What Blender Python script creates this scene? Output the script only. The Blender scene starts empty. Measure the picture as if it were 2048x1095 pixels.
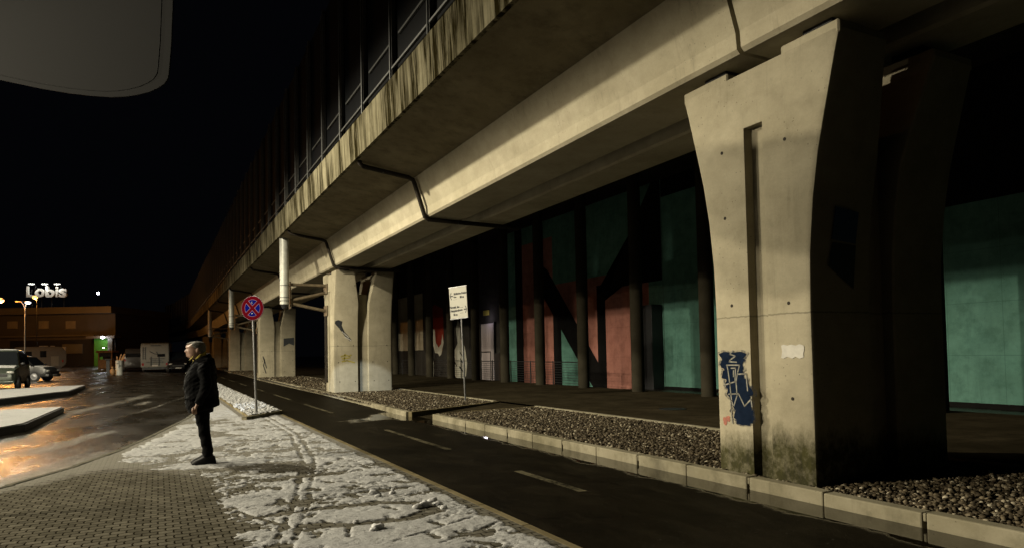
import bpy, bmesh, math, random
import numpy as np
from mathutils import Vector, Matrix
random.seed(7); RNG = np.random.default_rng(11)
S = bpy.context.scene
COL = S.collection
PI = math.pi
R = math.radians

# ------------------------------------------------------------------ camera (24 mm, level with a small roll, frame shifted up)
YAW, PITCH, ROLL, FPX, CXP, CYP, EYE = R(27.4038), R(2.0076), -0.02, 1365.0, 1024.0, 655.0, 1.55
_f = np.array([math.sin(YAW)*math.cos(PITCH), math.cos(YAW)*math.cos(PITCH), math.sin(PITCH)])
_r0 = np.array([math.cos(YAW), -math.sin(YAW), 0.0])
_u0 = np.cross(_r0, _f)
_r = math.cos(ROLL)*_r0 + math.sin(ROLL)*_u0
_u = -math.sin(ROLL)*_r0 + math.cos(ROLL)*_u0
_o = np.array([0, 0, EYE])
def ray(x, y): return _f + _r*(x-CXP)/FPX + _u*(CYP-y)/FPX
def atd(x, y, d): return Vector(_o + ray(x, y)*d)                    # photo pixel at a distance
def onX(x, y, X): v = ray(x, y); return Vector(_o + v*((X-_o[0])/v[0]))
def onZ(x, y, z=0.0): v = ray(x, y); return Vector(_o + v*((z-_o[2])/v[2]))
cd = bpy.data.cameras.new('camera'); cam = bpy.data.objects.new('camera', cd); COL.objects.link(cam)
cam.matrix_world = Matrix(((_r[0], _u[0], -_f[0], 0), (_r[1], _u[1], -_f[1], 0), (_r[2], _u[2], -_f[2], EYE), (0, 0, 0, 1)))
cd.sensor_width = 36; cd.lens = 36*FPX/2048; cd.shift_x = 0; cd.shift_y = (CYP-547.5)/2048
cd.clip_start = 0.05; cd.clip_end = 3000
S.camera = cam

# ------------------------------------------------------------------ noise in numpy
def _hash(ix, iy, s):
    h = (ix.astype(np.int64)*374761393 + iy.astype(np.int64)*668265263 + s*1274126177) & 0xffffffff
    h = ((h ^ (h >> 13))*1103515245) & 0xffffffff
    h = ((h ^ (h >> 16))*668265263) & 0xffffffff
    return ((h ^ (h >> 15)) & 0xffffff)/float(0xffffff)
def vnoise(x, y, s=0):
    x = np.asarray(x, float); y = np.asarray(y, float)
    ix, iy = np.floor(x), np.floor(y); fx, fy = x-ix, y-iy
    fx = fx*fx*(3-2*fx); fy = fy*fy*(3-2*fy)
    a, b, c, d = _hash(ix, iy, s), _hash(ix+1, iy, s), _hash(ix, iy+1, s), _hash(ix+1, iy+1, s)
    return (a*(1-fx)+b*fx)*(1-fy) + (c*(1-fx)+d*fx)*fy
def fbm(x, y, o=4, s=0):
    t = 0; a = .5; n = 0
    for k in range(o):
        t = t + a*vnoise(x*2**k+17.3*k, y*2**k-9.1*k, s+k); n += a; a *= .5
    return t/n
def sstep(a, b, x): t = np.clip((x-a)/(b-a), 0, 1); return t*t*(3-2*t)
def segd(px, py, pts):                                               # distance to a polyline
    d = np.full(np.shape(px), 1e9)
    for (ax, ay), (bx, by) in zip(pts, pts[1:]):
        vx, vy = bx-ax, by-ay; L = vx*vx+vy*vy
        t = np.clip(((px-ax)*vx+(py-ay)*vy)/L, 0, 1)
        d = np.minimum(d, np.hypot(px-ax-t*vx, py-ay-t*vy))
    return d
def g(X, Y):                                                         # lie of the land
    X = np.asarray(X, float); Y = np.asarray(Y, float)
    D = np.clip(.888*Y+.46*X-8, 0, 140)
    w = 1-.62*sstep(-3, 5, X)
    return .00013*D*D*w
def gz(X, Y): return float(g(X, Y))

# ------------------------------------------------------------------ materials
def mat(name): 
    m = bpy.data.materials.new(name); m.use_nodes = True; nt = m.node_tree
    return m, nt, nt.nodes['Principled BSDF']
class NT:
    def __init__(s, nt): s.nt = nt
    def n(s, t, **k):
        nd = s.nt.nodes.new(t)
        for a, v in k.items(): setattr(nd, a, v)
        return nd
    def l(s, a, b): s.nt.links.new(a, b)
    def coord(s, scale=(1, 1, 1), kind='Object'):
        tc = s.n('ShaderNodeTexCoord'); mp = s.n('ShaderNodeMapping'); s.l(tc.outputs[kind], mp.inputs[0])
        mp.inputs['Scale'].default_value = scale; return mp.outputs[0]
    def pos(s, scale=(1, 1, 1)):
        tc = s.n('ShaderNodeNewGeometry'); mp = s.n('ShaderNodeMapping'); s.l(tc.outputs['Position'], mp.inputs[0])
        mp.inputs['Scale'].default_value = scale; return mp.outputs[0]
    def noise(s, vec, scale, detail=5, rough=.6):
        t = s.n('ShaderNodeTexNoise'); t.inputs['Scale'].default_value = scale; t.inputs['Detail'].default_value = detail
        t.inputs['Roughness'].default_value = rough; s.l(vec, t.inputs['Vector']); return t.outputs['Fac']
    def ramp(s, fac, a, b, ca=(0, 0, 0, 1), cb=(1, 1, 1, 1)):
        t = s.n('ShaderNodeValToRGB'); e = t.color_ramp.elements
        e[0].position = a; e[1].position = b; e[0].color = ca; e[1].color = cb; s.l(fac, t.inputs[0]); return t.outputs[0]
    def mix(s, fac, a, b, blend='MIX'):
        t = s.n('ShaderNodeMix', data_type='RGBA', blend_type=blend)
        for v, i in ((fac, 0), (a, 6), (b, 7)):
            if isinstance(v, (int, float)): t.inputs[i].default_value = v
            elif isinstance(v, tuple): t.inputs[i].default_value = v if len(v) == 4 else v+(1,)
            else: s.l(v, t.inputs[i])
        return t.outputs[2]
    def math(s, op, a, b=0.0, c=None):
        t = s.n('ShaderNodeMath', operation=op)
        for i, v in enumerate((a, b, c)):
            if v is None: continue
            if isinstance(v, (int, float)): t.inputs[i].default_value = v
            else: s.l(v, t.inputs[i])
        return t.outputs[0]
    def bump(s, h, strength, dist, bsdf, prev=None):
        t = s.n('ShaderNodeBump'); t.inputs['Strength'].default_value = strength; t.inputs['Distance'].default_value = dist
        s.l(h, t.inputs['Height'])
        if prev is not None: s.l(prev, t.inputs['Normal'])
        s.l(t.outputs[0], bsdf.inputs['Normal']); return t.outputs[0]
KA = .62                                                             # scales base colours down so less bounced light fills the shade
def simple(name, col, rough=.6, metal=0.0, var=.25, scale=6, bump=0.0, spec=.5):
    m, nt, b = mat(name); N = NT(nt); v = N.coord(); col = tuple(c*KA for c in col)
    f = N.noise(v, scale, 5)
    lo = tuple(c*(1-var) for c in col); hi = tuple(min(1, c*(1+var)) for c in col)
    N.l(N.ramp(f, .3, .7, lo+(1,), hi+(1,)), b.inputs['Base Color'])
    b.inputs['Roughness'].default_value = rough; b.inputs['Metallic'].default_value = metal
    b.inputs['Specular IOR Level'].default_value = spec
    if bump: N.bump(N.noise(v, scale*6, 4), bump, .01, b)
    return m
def emit(name, col, strength):
    m, nt, b = mat(name); b.inputs['Base Color'].default_value = (.8, .8, .8, 1)
    b.inputs['Emission Color'].default_value = col+(1,); b.inputs['Emission Strength'].default_value = strength
    return m
def concrete(name, a, b_, streak=0.0, moss=None, seam=None, joint=False, runoff=1.0, stain=.5, dark=(.10, .085, .05)):
    m, nt, b = mat(name); N = NT(nt); p = N.pos(); a = tuple(c*KA for c in a); b_ = tuple(c*KA for c in b_)
    big = N.noise(p, .55, 4, .55); mid = N.noise(p, 3.1, 6, .65); fine = N.noise(p, 45, 3, .7)
    col = N.mix(N.ramp(big, .3, .7), a, b_)
    col = N.mix(N.math('MULTIPLY', N.ramp(mid, .46, .75), stain), col, tuple(c*.62 for c in a))
    col = N.mix(.22, col, N.ramp(fine, .25, .75, (.55, .55, .55, 1), (1, 1, 1, 1)), 'MULTIPLY')
    vp = N.n('ShaderNodeTexVoronoi'); N.l(p, vp.inputs['Vector']); vp.inputs['Scale'].default_value = 15; vp.inputs['Randomness'].default_value = 1
    big_ = N.ramp(N.noise(p, 1.3, 4, .6), .45, .62)                  # air holes, in patches
    col = N.mix(N.math('MULTIPLY', N.math('MULTIPLY', N.ramp(vp.outputs['Distance'], .07, .12, (1, 1, 1, 1), (0, 0, 0, 1)), big_), .75), col, tuple(c*.22 for c in a))
    run = N.math('MULTIPLY', N.ramp(N.noise(N.pos((9, 9, .45)), 1.0, 6, .7), .52, .72), N.ramp(N.noise(N.pos((1.2, 1.2, .5)), 1.0, 4), .48, .66))
    col = N.mix(N.math('MULTIPLY', run, .5*runoff), col, tuple(c*.38 for c in a))
    cl = N.ramp(N.noise(N.pos((1, 1, 1.6)), 1.1, 7, .68), .38, .66, (.80, .79, .76, 1), (1.12, 1.12, 1.12, 1)); col = N.mix(.75, col, cl, 'MULTIPLY')
    grm = N.ramp(N.noise(p, 7, 8, .75), .60, .74); col = N.mix(N.math('MULTIPLY', grm, .35*runoff), col, tuple(c*.4 for c in a))
    if streak:
        st = N.noise(N.pos((6.5, 6.5, .35)), 1.0, 7, .75); gate = N.noise(N.pos((1.6, 1.6, .3)), 1.0, 4)
        w = N.math('MULTIPLY', N.ramp(st, .37, .54), N.ramp(gate, .33, .52))
        col = N.mix(N.math('MULTIPLY', w, streak), col, dark)
    if joint:                                                        # board joints of the painted wall
        br = N.n('ShaderNodeTexBrick'); sp = N.n('ShaderNodeSeparateXYZ'); N.l(N.pos(), sp.inputs[0]); cm = N.n('ShaderNodeCombineXYZ'); N.l(sp.outputs[1], cm.inputs[0]); N.l(sp.outputs[2], cm.inputs[1]); N.l(cm.outputs[0], br.inputs['Vector'])
        br.offset = 0; br.inputs['Scale'].default_value = 1; br.inputs['Brick Width'].default_value = 1.25; br.inputs['Row Height'].default_value = 1.25; br.inputs['Mortar Size'].default_value = .008; br.inputs['Mortar Smooth'].default_value = .6
        col = N.mix(N.math('MULTIPLY', br.outputs['Fac'], .45), col, tuple(c*.3 for c in a))
        low = N.ramp(N.noise(N.pos((1, 1.2, .35)), 1.6, 6, .7), .42, .75); col = N.mix(N.math('MULTIPLY', low, .35), col, tuple(c*.45 for c in a))
    if seam is not None:
        sep = N.n('ShaderNodeSeparateXYZ'); N.l(N.pos(), sep.inputs[0])
        d = N.math('ABSOLUTE', N.math('SUBTRACT', N.math('ADD', sep.outputs[2], N.math('MULTIPLY', N.noise(p, 14, 2), .03)), seam+.015))
        col = N.mix(N.math('MULTIPLY', N.ramp(d, .004, .012, (1, 1, 1, 1), (0, 0, 0, 1)), .6), col, tuple(c*.3 for c in a))
    if moss is not None:
        sep = N.n('ShaderNodeSeparateXYZ'); N.l(N.pos(), sep.inputs[0])
        edge = N.math('ADD', N.math('MULTIPLY', N.noise(N.pos((1, 1, .5)), 1.5, 3, .5), .75), N.math('MULTIPLY', N.noise(N.pos((3, 3, 1.2)), 2.6, 6, .7), .25))
        lim = N.math('SUBTRACT', sep.outputs[2], N.math('MULTIPLY', edge, 1.9*moss))
        lim = N.math('ADD', lim, N.math('MULTIPLY', N.math('SUBTRACT', N.noise(N.pos((7, 7, 4)), 2.0, 8, .8), .5), .8*moss))
        mk = N.ramp(N.math('MULTIPLY_ADD', lim, .5, .5), .5-.10*moss, .5+.15*moss, (1, 1, 1, 1), (0, 0, 0, 1))
        mk = N.math('MULTIPLY', mk, N.ramp(N.noise(p, 11, 6, .7), .25, .55, (.55, .55, .55, 1), (1, 1, 1, 1)))
        gcol = N.ramp(N.noise(N.pos((3, 3, 1)), 3, 6, .7), .35, .7, (.007, .008, .003, 1), (.034, .033, .008, 1))
        col = N.mix(N.math('MULTIPLY', mk, .93), col, gcol)
    N.l(col, b.inputs['Base Color']); b.inputs['Roughness'].default_value = .95; b.inputs['Specular IOR Level'].default_value = 0
    N.bump(N.math('ADD', N.math('MULTIPLY', mid, .6), N.math('MULTIPLY', fine, .3)), .25, .02, b)
    return m
M = {}
M['pier'] = concrete('pier_concrete', (.47, .42, .30), (.55, .495, .36), moss=.0001, seam=1.9, stain=.35)
M['pier_mossy'] = concrete('mossy_pier_concrete', (.47, .42, .30), (.55, .495, .36), moss=.52, seam=1.9, stain=.35)
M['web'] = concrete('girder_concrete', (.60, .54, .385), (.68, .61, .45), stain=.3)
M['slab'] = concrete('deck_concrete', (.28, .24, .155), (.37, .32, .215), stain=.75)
M['fascia'] = concrete('streaked_fascia_concrete', (.33, .295, .19), (.39, .35, .235), streak=1.0, dark=(.014, .011, .004), stain=.3)
M['kerb'] = concrete('kerb_concrete', (.31, .28, .19), (.42, .38, .28), stain=1.0)
M['kerb_wet'] = concrete('wet_kerb_concrete', (.22, .18, .10), (.30, .25, .15), stain=.7)
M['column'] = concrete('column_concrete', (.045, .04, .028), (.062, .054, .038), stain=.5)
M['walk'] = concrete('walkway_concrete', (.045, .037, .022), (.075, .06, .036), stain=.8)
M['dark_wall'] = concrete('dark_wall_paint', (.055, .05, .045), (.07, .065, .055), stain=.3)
M['cream'] = concrete('cream_wall_paint', (.62, .57, .42), (.70, .64, .48), stain=.35)
M['teal'] = concrete('teal_mural_paint', (.165, .375, .305), (.225, .47, .39), stain=.7, joint=True)
M['pink'] = concrete('pink_mural_paint', (.54, .235, .185), (.63, .29, .23), stain=.7, joint=True)
M['black_and_shade'] = concrete('black_mural_and_shade', (.012, .012, .012), (.018, .017, .016), stain=.2)
M['red_paint'] = concrete('red_mural_paint', (.30, .045, .03), (.36, .06, .04), stain=.3)
M['white_paint'] = concrete('white_mural_paint', (.62, .60, .50), (.70, .67, .56), stain=.2)
M['steel'] = simple('galvanised_steel', (.42, .42, .42), .38, .85, .2, 12)
M['tube'] = simple('pale_tube_coating', (.52, .52, .46), .5, .2, .22, 5)
M['rust_steel'] = simple('weathered_bracket_steel', (.17, .13, .075), .6, .3, .45, 9, .2)
M['pipe'] = simple('dark_drain_pipe', (.035, .028, .02), .7, .0, .3, 9, 0, .1)
M['rail'] = simple('fence_metal', (.16, .16, .15), .5, .5, .2, 10)
M['panel'] = simple('dark_acoustic_panel', (.006, .0066, .008), .7, 0, .2, 1.2, 0, .05)
M['black'] = simple('black_rubber', (.012, .012, .012), .7, 0, .2, 8)
M['dark_metal'] = simple('dark_painted_metal', (.02, .02, .022), .5, .2, .25, 6)
M['door'] = simple('grey_door_paint', (.46, .40, .40), .5, 0, .1, 2)
M['glass'] = simple('dark_glass', (.012, .014, .016), .08, 0, .1, 2)
M['tyre'] = simple('tyre_rubber', (.014, .014, .014), .75, 0, .2, 10)
M['rim'] = simple('alloy_rim', (.35, .35, .36), .35, .8, .15, 8)
M['sign_red'] = simple('sign_red', (.10, .003, .008), .45, 0, .06, 2, spec=0)
M['sign_blue'] = simple('sign_blue', (.004, .008, .14), .45, 0, .06, 2, spec=0)
M['sign_white'] = simple('sign_white', (.62, .60, .52), .45, 0, .06, 3, spec=0)
M['sign_line'] = simple('sign_edge_line', (.24, .14, .20), .45, 0, .06, 3, spec=0)
M['ink'] = simple('sign_ink', (.02, .018, .015), .6, 0, .05, 3)
M['board'] = simple('grey_sheet_metal', (.006, .006, .0056), .8, 0, .12, 1.4, 0, .1)
def worn_mat():
    m, nt, b = mat('worn_lane_paint'); N = NT(nt); p = N.pos()
    wv = N.math('ADD', N.math('MULTIPLY', N.noise(p, 22, 5, .7), .55), N.math('MULTIPLY', N.noise(p, 1.6, 3), .45))
    N.l(N.ramp(wv, .40, .58, (.009, .0075, .0045, 1), (.095, .084, .052, 1)), b.inputs['Base Color']); b.inputs['Roughness'].default_value = .9; b.inputs['Specular IOR Level'].default_value = .02; return m
M['marking'] = worn_mat()

def snow_mat(name, c=(.40, .40, .395)):
    m, nt, b = mat(name); N = NT(nt); p = N.pos()
    f = N.noise(p, 9, 6, .7); h = N.noise(p, 60, 4, .7)
    col = N.ramp(f, .25, .75, tuple(x*.75 for x in c)+(1,), c+(1,))
    sp = N.math('MAXIMUM', N.ramp(N.noise(N.pos((1, 1.5, 1)), 21, 5, .78), .545, .63), N.ramp(N.noise(p, 75, 3, .7), .60, .68)); gate = N.ramp(N.noise(p, 2.6, 4, .6), .35, .6)
    col = N.mix(N.math('MULTIPLY', N.math('MULTIPLY', sp, gate), .85), col, (.05, .043, .03))
    N.l(col, b.inputs['Base Color'])
    b.inputs['Roughness'].default_value = .9; b.inputs['Specular IOR Level'].default_value = 0
    n1 = N.bump(f, .5, .03, b); N.bump(h, .6, .012, b, n1); return m
M['snow'] = snow_mat('snow'); M['snow_dirty'] = snow_mat('trodden_snow', (.40, .385, .35))

def asphalt_mat(name, path=False):
    m, nt, b = mat(name); N = NT(nt); p = N.pos()
    agg = N.noise(p, 130, 2, .6); mid = N.noise(p, 1.3, 6, .6); sl = N.noise(N.pos((1, .45, 1)), 3.0, 6, .65)
    base = N.ramp(mid, .3, .7, (.008, .0065, .004, 1), (.018, .0145, .009, 1))
    if path: base = N.ramp(mid, .3, .7, (.0045, .0036, .002, 1), (.010, .008, .0045, 1))
    b.inputs['Specular IOR Level'].default_value = .15
    col = N.mix(.6, base, N.ramp(agg, .3, .8, (.45, .45, .45, 1), (1.5, 1.5, 1.5, 1)), 'MULTIPLY')
    at = N.n('ShaderNodeAttribute', attribute_name='wet' if path else 'slush')
    if path:
        vo = N.n('ShaderNodeTexVoronoi', feature='DISTANCE_TO_EDGE'); N.l(N.pos((1, .6, 1)), vo.inputs['Vector']); vo.inputs['Scale'].default_value = .55
        ck = N.math('ADD', vo.outputs[0], N.math('MULTIPLY', N.noise(p, 5, 5), .05)); col = N.mix(N.ramp(ck, .022, .032, (.8, .8, .8, 1), (0, 0, 0, 1)), col, (.0015, .0012, .0008))
        col = N.mix(N.math('MULTIPLY', N.ramp(N.noise(N.pos((1, .35, 1)), 2.4, 7, .7), .5, .75), .6), col, (.022, .018, .011))
        wet = N.ramp(N.math('ADD', at.outputs['Fac'], N.math('MULTIPLY', N.math('SUBTRACT', N.noise(p, 1.7, 5), .5), .9)), .45, .56)
        rough = N.math('MULTIPLY_ADD', N.math('SUBTRACT', 1.0, wet), .50, .035)
        spk = N.ramp(N.noise(p, 38, 0, .5), .80, .815)
        col = N.mix(N.math('MULTIPLY', spk, .5), col, (.10, .095, .08))
        N.l(rough, b.inputs['Roughness']); N.l(N.math('MULTIPLY_ADD', wet, .5, .025), b.inputs['Specular IOR Level'])
        hh = N.math('MULTIPLY', agg, N.math('SUBTRACT', 1.0, wet)); N.bump(hh, .55, .008, b)
    else:
        mk = N.math('ADD', N.math('MULTIPLY', at.outputs['Fac'], .85), N.math('MULTIPLY', N.math('SUBTRACT', N.math('ADD', N.math('MULTIPLY', sl, .45), N.math('MULTIPLY', N.noise(N.pos((1, .6, 1)), 13, 7, .75), .55)), .5), 2.2))
        mk = N.math('MULTIPLY', N.ramp(mk, .38, .95), .8)
        sc = N.ramp(N.noise(p, 6, 6), .3, .7, (.11, .10, .08, 1), (.26, .25, .22, 1))
        col = N.mix(mk, col, sc)
        wr = N.ramp(N.noise(N.pos((1, .5, 1)), .8, 5), .35, .65, (.17, .17, .17, 1), (.48, .48, .48, 1))
        rough = N.mix(mk, wr, (.62, .62, .62))
        N.l(rough, b.inputs['Roughness']); N.l(N.math('MULTIPLY', N.math('SUBTRACT', 1.0, mk), .32), b.inputs['Specular IOR Level'])
        rut = N.noise(N.pos((2.2, .5, 1)), 2.2, 5)
        n1 = N.bump(N.math('ADD', N.math('MULTIPLY', rut, .5), N.math('MULTIPLY', mk, .6)), .35, .05, b)
        N.bump(N.math('ADD', agg, N.math('MULTIPLY', N.noise(p, 18, 6, .75), 1.2)), .5, .014, b, n1)
    N.l(col, b.inputs['Base Color']); return m
M['asphalt'] = asphalt_mat('wet_asphalt'); M['path'] = asphalt_mat('cycle_path_asphalt', True)

def paver_mat():
    m, nt, b = mat('interlocking_pavers'); N = NT(nt); p = N.pos()
    wob = N.n('ShaderNodeVectorMath', operation='ADD')
    sep = N.n('ShaderNodeSeparateXYZ'); N.l(p, sep.inputs[0])
    # teeth of the double-T block: joints step sideways along each row
    sx = N.math('ADD', sep.outputs[0], N.math('MULTIPLY', N.math('PINGPONG', sep.outputs[1], .0525), .2))
    cmb = N.n('ShaderNodeCombineXYZ'); N.l(sx, cmb.inputs[0]); N.l(sep.outputs[1], cmb.inputs[1])
    br = N.n('ShaderNodeTexBrick'); N.l(cmb.outputs[0], br.inputs['Vector'])
    br.offset = .5; br.inputs['Scale'].default_value = 1; br.inputs['Brick Width'].default_value = .125; br.inputs['Row Height'].default_value = .105
    br.inputs['Mortar Size'].default_value = .008; br.inputs['Mortar Smooth'].default_value = .6
    br.inputs['Color1'].default_value = (.068, .062, .047, 1); br.inputs['Color2'].default_value = (.115, .105, .082, 1)
    br.inputs['Mortar'].default_value = (.012, .010, .006, 1)
    col = N.mix(.5, br.outputs['Color'], N.ramp(N.noise(p, 14, 6, .7), .3, .75, (.5, .5, .5, 1), (1.6, 1.6, 1.55, 1)), 'MULTIPLY')
    at = N.n('ShaderNodeAttribute', attribute_name='dust')
    dm = N.math('ADD', at.outputs['Fac'], N.math('MULTIPLY', N.math('SUBTRACT', N.noise(N.pos((1, 1.8, 1)), 5, 7, .7), .5), 1.3))
    dm = N.ramp(dm, .42, .75)
    col = N.mix(N.math('MULTIPLY', dm, .75), col, (.20, .19, .165))
    N.l(col, b.inputs['Base Color']); b.inputs['Roughness'].default_value = .85; b.inputs['Specular IOR Level'].default_value = .0
    n1 = N.bump(N.math('SUBTRACT', 1.0, br.outputs['Fac']), .9, .016, b)
    N.bump(N.noise(p, 55, 4), .35, .008, b, n1); return m
M['paver'] = paver_mat()
def gravel_mat():
    m, nt, b = mat('gravel_stones'); N = NT(nt)
    at = N.n('ShaderNodeAttribute', attribute_name='tone')
    t = N.n('ShaderNodeValToRGB'); N.l(at.outputs['Fac'], t.inputs[0])
    e = t.color_ramp.elements; e[0].color = (.02, .015, .008, 1); e[1].color = (.34, .30, .22, 1); e[1].position = 1
    x = e.new(.55); x.color = (.065, .05, .03, 1); x = e.new(.85); x.color = (.13, .105, .066, 1)
    N.l(t.outputs[0], b.inputs['Base Color']); b.inputs['Roughness'].default_value = .7; b.inputs['Specular IOR Level'].default_value = .15; return m
M['gravel'] = gravel_mat()
M['gravel_bed'] = simple('dark_gravel_bed', (.05, .04, .025), .9, 0, .4, 20, .3)

# ------------------------------------------------------------------ building helpers
def link(name, me, m=None, parent=None):
    o = bpy.data.objects.new(name, me); COL.objects.link(o)
    if m is not None: me.materials.append(m)
    if parent is not None: o.parent = parent
    return o
def meshpy(name, v, f, m=None, parent=None, smooth=False):
    me = bpy.data.meshes.new(name); me.from_pydata([tuple(p) for p in v], [], f); me.validate(); me.update()
    if smooth: me.polygons.foreach_set('use_smooth', [True]*len(me.polygons))
    return link(name, me, m, parent)
def fix(bm): bmesh.ops.recalc_face_normals(bm, faces=bm.faces)
class MB:
    def __init__(s): s.bm = bmesh.new()
    def poly(s, pts): s.bm.faces.new([s.bm.verts.new(p) for p in pts]); return s
    def prism(s, pts, d):                                            # closed outline swept by vector d
        d = Vector(d); a = [s.bm.verts.new(p) for p in pts]; b = [s.bm.verts.new(Vector(p)+d) for p in pts]
        n = len(a); s.bm.faces.new(a[::-1]); s.bm.faces.new(b)
        for i in range(n): s.bm.faces.new((a[i], a[(i+1) % n], b[(i+1) % n], b[i]))
        return s
    def box(s, lo, hi, bev=0.0, seg=1, mtx=None):
        x0, y0, z0 = lo; x1, y1, z1 = hi; t = bmesh.new()
        bmesh.ops.create_cube(t, size=1)
        for v in t.verts: v.co = Vector(((x0+x1)/2+v.co.x*(x1-x0), (y0+y1)/2+v.co.y*(y1-y0), (z0+z1)/2+v.co.z*(z1-z0)))
        if bev: bmesh.ops.bevel(t, geom=t.edges[:], offset=bev, segments=seg, affect='EDGES', profile=.5)
        if mtx is not None: bmesh.ops.transform(t, matrix=mtx, verts=t.verts)
        s.add(t); return s
    def add(s, t):
        me = bpy.data.meshes.new('tmp'); t.to_mesh(me); t.free(); s.bm.from_mesh(me); bpy.data.meshes.remove(me)
    def tube(s, pts, r, n=10, cap=True):
        pts = [Vector(p) for p in pts]; rs = r if isinstance(r, (list, tuple)) else [r]*len(pts); rings = []
        up = None
        for i, p in enumerate(pts):
            t = (pts[min(i+1, len(pts)-1)]-pts[max(i-1, 0)]).normalized()
            if up is None: up = Vector((0, 0, 1)) if abs(t.z) < .9 else Vector((1, 0, 0))
            a = t.cross(up).normalized(); b = a.cross(t).normalized(); up = b
            rings.append([s.bm.verts.new(p+(a*math.cos(k*2*PI/n)+b*math.sin(k*2*PI/n))*rs[i]) for k in range(n)])
        for A, B in zip(rings, rings[1:]):
            for k in range(n): s.bm.faces.new((A[k], A[(k+1) % n], B[(k+1) % n], B[k]))
        if cap: s.bm.faces.new(rings[0][::-1]); s.bm.faces.new(rings[-1])
        return s
    def loft(s, rings, cap=True):
        V = [[s.bm.verts.new(p) for p in r] for r in rings]; n = len(V[0])
        for A, B in zip(V, V[1:]):
            for k in range(n): s.bm.faces.new((A[k], A[(k+1) % n], B[(k+1) % n], B[k]))
        if cap: s.bm.faces.new(V[0][::-1]); s.bm.faces.new(V[-1])
        return s
    def ball(s, c, r, sub=2):
        t = bmesh.new(); bmesh.ops.create_icosphere(t, subdivisions=sub, radius=1)
        rr = r if isinstance(r, (list, tuple)) else (r, r, r)
        for v in t.verts: v.co = Vector((c[0]+v.co.x*rr[0], c[1]+v.co.y*rr[1], c[2]+v.co.z*rr[2]))
        s.add(t); return s
    def build(s, name, m=None, parent=None, smooth=False, ang=None):
        fix(s.bm); me = bpy.data.meshes.new(name); s.bm.to_mesh(me); s.bm.free()
        if smooth or ang: me.polygons.foreach_set('use_smooth', [True]*len(me.polygons))
        if ang: me.set_sharp_from_angle(angle=R(ang))
        return link(name, me, m, parent)
def empty(name, loc=(0, 0, 0), rz=0.0):
    o = bpy.data.objects.new(name, None); COL.objects.link(o); o.location = loc; o.rotation_euler = (0, 0, rz); o.empty_display_size = .2
    return o
def tag(o, label=None, cat=None, group=None, kind=None):
    if label: o['label'] = label
    if cat: o['category'] = cat
    if group: o['group'] = group
    if kind: o['kind'] = kind
    return o
def kids(o): return [c for c in bpy.data.objects if c.parent == o]
def copy_tree(o, parent=None):
    ch = kids(o); c = o.copy(); COL.objects.link(c)
    if parent is not None: c.parent = parent
    for x in ch: copy_tree(x, c)
    return c
def attr(o, name, vals):
    a = o.data.attributes.new(name, 'FLOAT', 'POINT'); a.data.foreach_set('value', np.asarray(vals, np.float32).ravel())
def gridmesh(name, xs, ys, Z, m, keep=None):
    nx, ny = len(xs), len(ys); XX, YY = np.meshgrid(xs, ys)
    co = np.stack([XX, YY, Z], -1).reshape(-1, 3)
    i = np.arange(nx*ny).reshape(ny, nx)
    q = np.stack([i[:-1, :-1], i[:-1, 1:], i[1:, 1:], i[1:, :-1]], -1).reshape(-1, 4)
    if keep is not None: q = q[keep.reshape(-1)]
    return npmesh(name, co, q, m), XX, YY
def npmesh(name, co, q, m, smooth=True):
    n = q.shape[1]; me = bpy.data.meshes.new(name)
    used = np.unique(q); rm = np.full(len(co), -1); rm[used] = np.arange(len(used))
    co2 = co[used]; q2 = rm[q]
    me.vertices.add(len(co2)); me.vertices.foreach_set('co', co2.astype(np.float32).ravel())
    me.loops.add(q2.size); me.loops.foreach_set('vertex_index', q2.astype(np.int32).ravel())
    me.polygons.add(len(q2)); me.polygons.foreach_set('loop_start', np.arange(0, q2.size, n, dtype=np.int32))
    me.polygons.foreach_set('loop_total', np.full(len(q2), n, np.int32))
    if smooth: me.polygons.foreach_set('use_smooth', np.ones(len(q2), bool))
    me.update(calc_edges=True); me.validate()
    o = link(name, me, m); o['_used'] = 0; del o['_used']
    o_used[name] = used; return o
o_used = {}
def textmesh(name, s, size, m, parent, mtx, ext=.003, bold=0.0, sx=1.0, align='CENTER'):
    c = bpy.data.curves.new(name, 'FONT'); c.body = s; c.size = size; c.extrude = ext; c.offset = bold; c.align_x = align; c.align_y = 'CENTER'; c.resolution_u = 3
    t = bpy.data.objects.new(name, c); me = bpy.data.meshes.new_from_object(t); bpy.data.objects.remove(t); bpy.data.curves.remove(c)
    me.transform(Matrix.Scale(sx, 4, (1, 0, 0))); me.transform(mtx); me.name = name
    return link(name, me, m, parent)

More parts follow.
